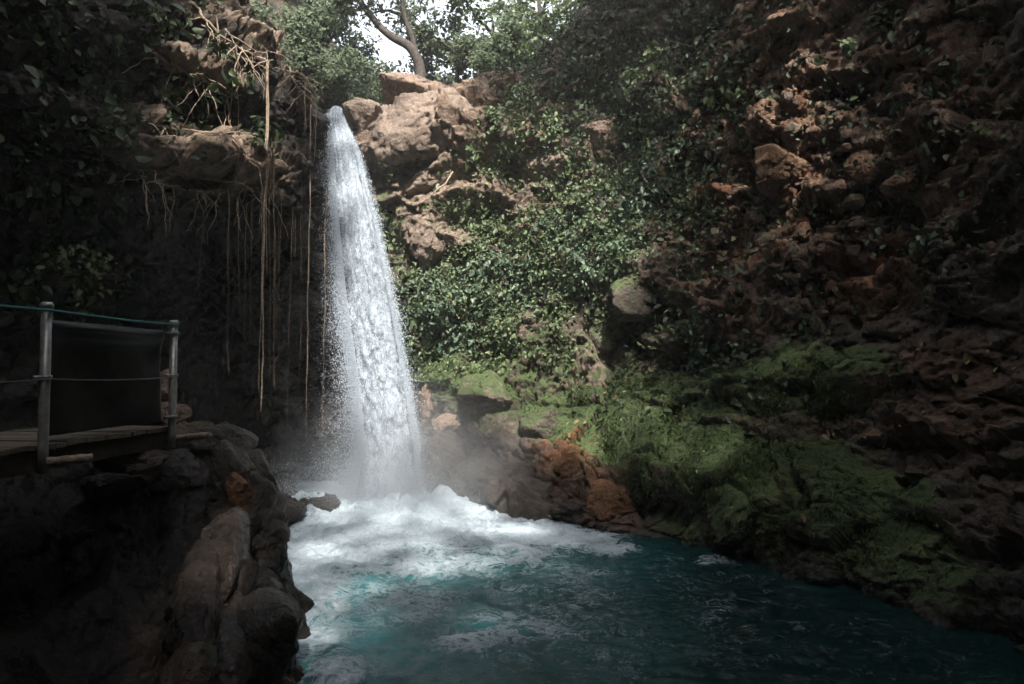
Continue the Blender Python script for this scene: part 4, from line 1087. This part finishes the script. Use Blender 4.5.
# ------------------------------------------------------------------ sun, sky
SUN_EL, SUN_AZ = 50.0, 171.0           # azimuth from +Y towards +X
sd = np.array([math.cos(R(SUN_EL)) * math.sin(R(SUN_AZ)), math.cos(R(SUN_EL)) * math.cos(R(SUN_AZ)), math.sin(R(SUN_EL))])
w = bpy.data.worlds.new('World'); S.world = w; w.use_nodes = True
nt = w.node_tree; bg = nt.nodes['Background']; sky = nt.nodes.new('ShaderNodeTexSky'); sky.sky_type = 'NISHITA'; sky.sun_disc = False
sky.sun_elevation = R(SUN_EL); sky.sun_rotation = R(SUN_AZ); sky.dust_density = 4.0; sky.air_density = 1.0; sky.ozone_density = 1.0
hs = nt.nodes.new('ShaderNodeHueSaturation'); hs.inputs['Saturation'].default_value = .35; nt.links.new(sky.outputs[0], hs.inputs['Color']); nt.links.new(hs.outputs[0], bg.inputs[0]); bg.inputs[1].default_value = 0.15
ld = bpy.data.lights.new('sun', 'SUN'); ld.energy = 3.2; ld.angle = R(1.5); ld.color = (1, .95, .88)
lo = bpy.data.objects.new('sun', ld); COL.objects.link(lo); lo.rotation_euler = Vector(-sd).to_track_quat('-Z', 'Y').to_euler(); lo.location = sd * 60

# unseen leaf canopy added to shade the gorge, thinned where sun should land
g = np.random.default_rng(77)
nC = 170000
Pc = np.stack([g.uniform(-20, 24, nC), g.uniform(-24, 26, nC), g.uniform(18.5, 23, nC)], 1); Pc[:, 1] = np.where((Pc[:, 0] < 1.5) & (Pc[:, 1] > 16.5), g.uniform(-24, 16.5, nC), Pc[:, 1])
lit = np.zeros(nC)
for i in range(nC):
    best = None
    for key in ('cliff', 'left', 'bank'):
        p, n_, k_, t_ = BVHS[key].ray_cast(Vector(Pc[i]), Vector(-sd))
        if p is not None and (best is None or t_ < best[1]): best = (p, t_)
    q = np.array(best[0]) if best else Pc[i] - sd * (Pc[i, 2] / sd[2])
    if q[2] < 0: q = Pc[i] - sd * (Pc[i, 2] / sd[2])
    q2 = Pc[i] - sd * ((Pc[i, 2] - 12) / sd[2])
    if q2[1] > 17.5 and -16 < q2[0] < 3: lit[i] = .95; continue
    if q[1] < 2: continue
    a, b = proj(q[None]); lit[i] = blobs(a, b, [(420, 240, 105, 270, 0, .93), (530, 270, 130, 190, -5, 1.), (540, 410, 150, 60, 10, .9), (400, 510, 180, 46, 5, .78), (385, 430, 85, 110, 0, .96), (420, 565, 150, 40, 0, .72), (470, 610, 120, 50, 0, .4), (230, 90, 90, 120, 0, 1.), (690, 440, 120, 60, 15, .62), (820, 470, 100, 40, 20, .25), (690, 150, 120, 150, 0, .72), (790, 120, 85, 140, 0, .95), (930, 120, 60, 90, 0, .75), (800, 370, 90, 30, 0, .5), (860, 265, 30, 30, 0, .6),
                        (330, 600, 80, 80, 0, .74), (110, 120, 100, 100, 0, .8), (60, 265, 80, 50, 0, .95), (212, 580, 32, 120, 15, .9), (110, 380, 110, 70, 0, .35)], .5)[0]
lit = np.minimum(lit * 1.04, 1)
cl_n = sstep(-.25, .25, fbm(Pc * np.array([.5, .5, .2]), 3, 601))
hole = np.exp(-(((Pc[:, 0] + 3) / 4.5) ** 2 + ((Pc[:, 1] - 15.5) / 4.0) ** 2))      # the opening over the stream
keep = g.random(nC) > np.clip(lit * (1.0 + .15 * cl_n), 0, 1) + hole
Pk = Pc[keep]
V, F, tt = leafmesh(Pk, np.tile([0., 0, 1.], (len(Pk), 1)), .42 * g.uniform(.6, 1.4, len(Pk)), g, up=1.2, jit=.5, asp=.7)
m = MB(); m.add(V, F, tint=tt); o = m.build('shade_canopy', M['leaf_dark']); tag(o, 'unseen leaf canopy added above the gorge to shape the sunlight', kind='stuff')

# thin humid air
km = newmat('haze'); pv = km.N('ShaderNodeVolumePrincipled'); pv.inputs['Color'].default_value = (.93, .95, .96, 1); pv.inputs['Density'].default_value = .0018
km.L(pv.outputs[0], km.out.inputs['Volume'])
V, F = box([0, 25, 15.5], (46, 56, 18.5)); hz = mesh('haze', V, F, mat=km.m, smooth=False); tag(hz, 'thin humid air of the gorge', kind='stuff')

# ------------------------------------------------------------------ camera, render
cd = bpy.data.cameras.new('camera'); cd.sensor_width = 36; cd.lens = FPX / 1024 * 36; cd.clip_end = 1000; cd.clip_start = .05
co = bpy.data.objects.new('camera', cd); COL.objects.link(co); co.location = CAM; co.rotation_euler = (R(90) + PITCH, 0, 0); S.camera = co
S.view_settings.view_transform = 'Standard'; S.view_settings.look = 'None'; S.view_settings.gamma = 1.0; S.view_settings.exposure = 2.05
S.view_settings.use_curve_mapping = False
S.render.engine = 'CYCLES'; cy_ = S.cycles
cy_.use_denoising = True; cy_.max_bounces = 6; cy_.transparent_max_bounces = 28; cy_.volume_bounces = 1; cy_.diffuse_bounces = 3; cy_.use_adaptive_sampling = True; cy_.adaptive_threshold = .02
cy_.volume_step_rate = 2.0; cy_.sample_clamp_indirect = 4.0
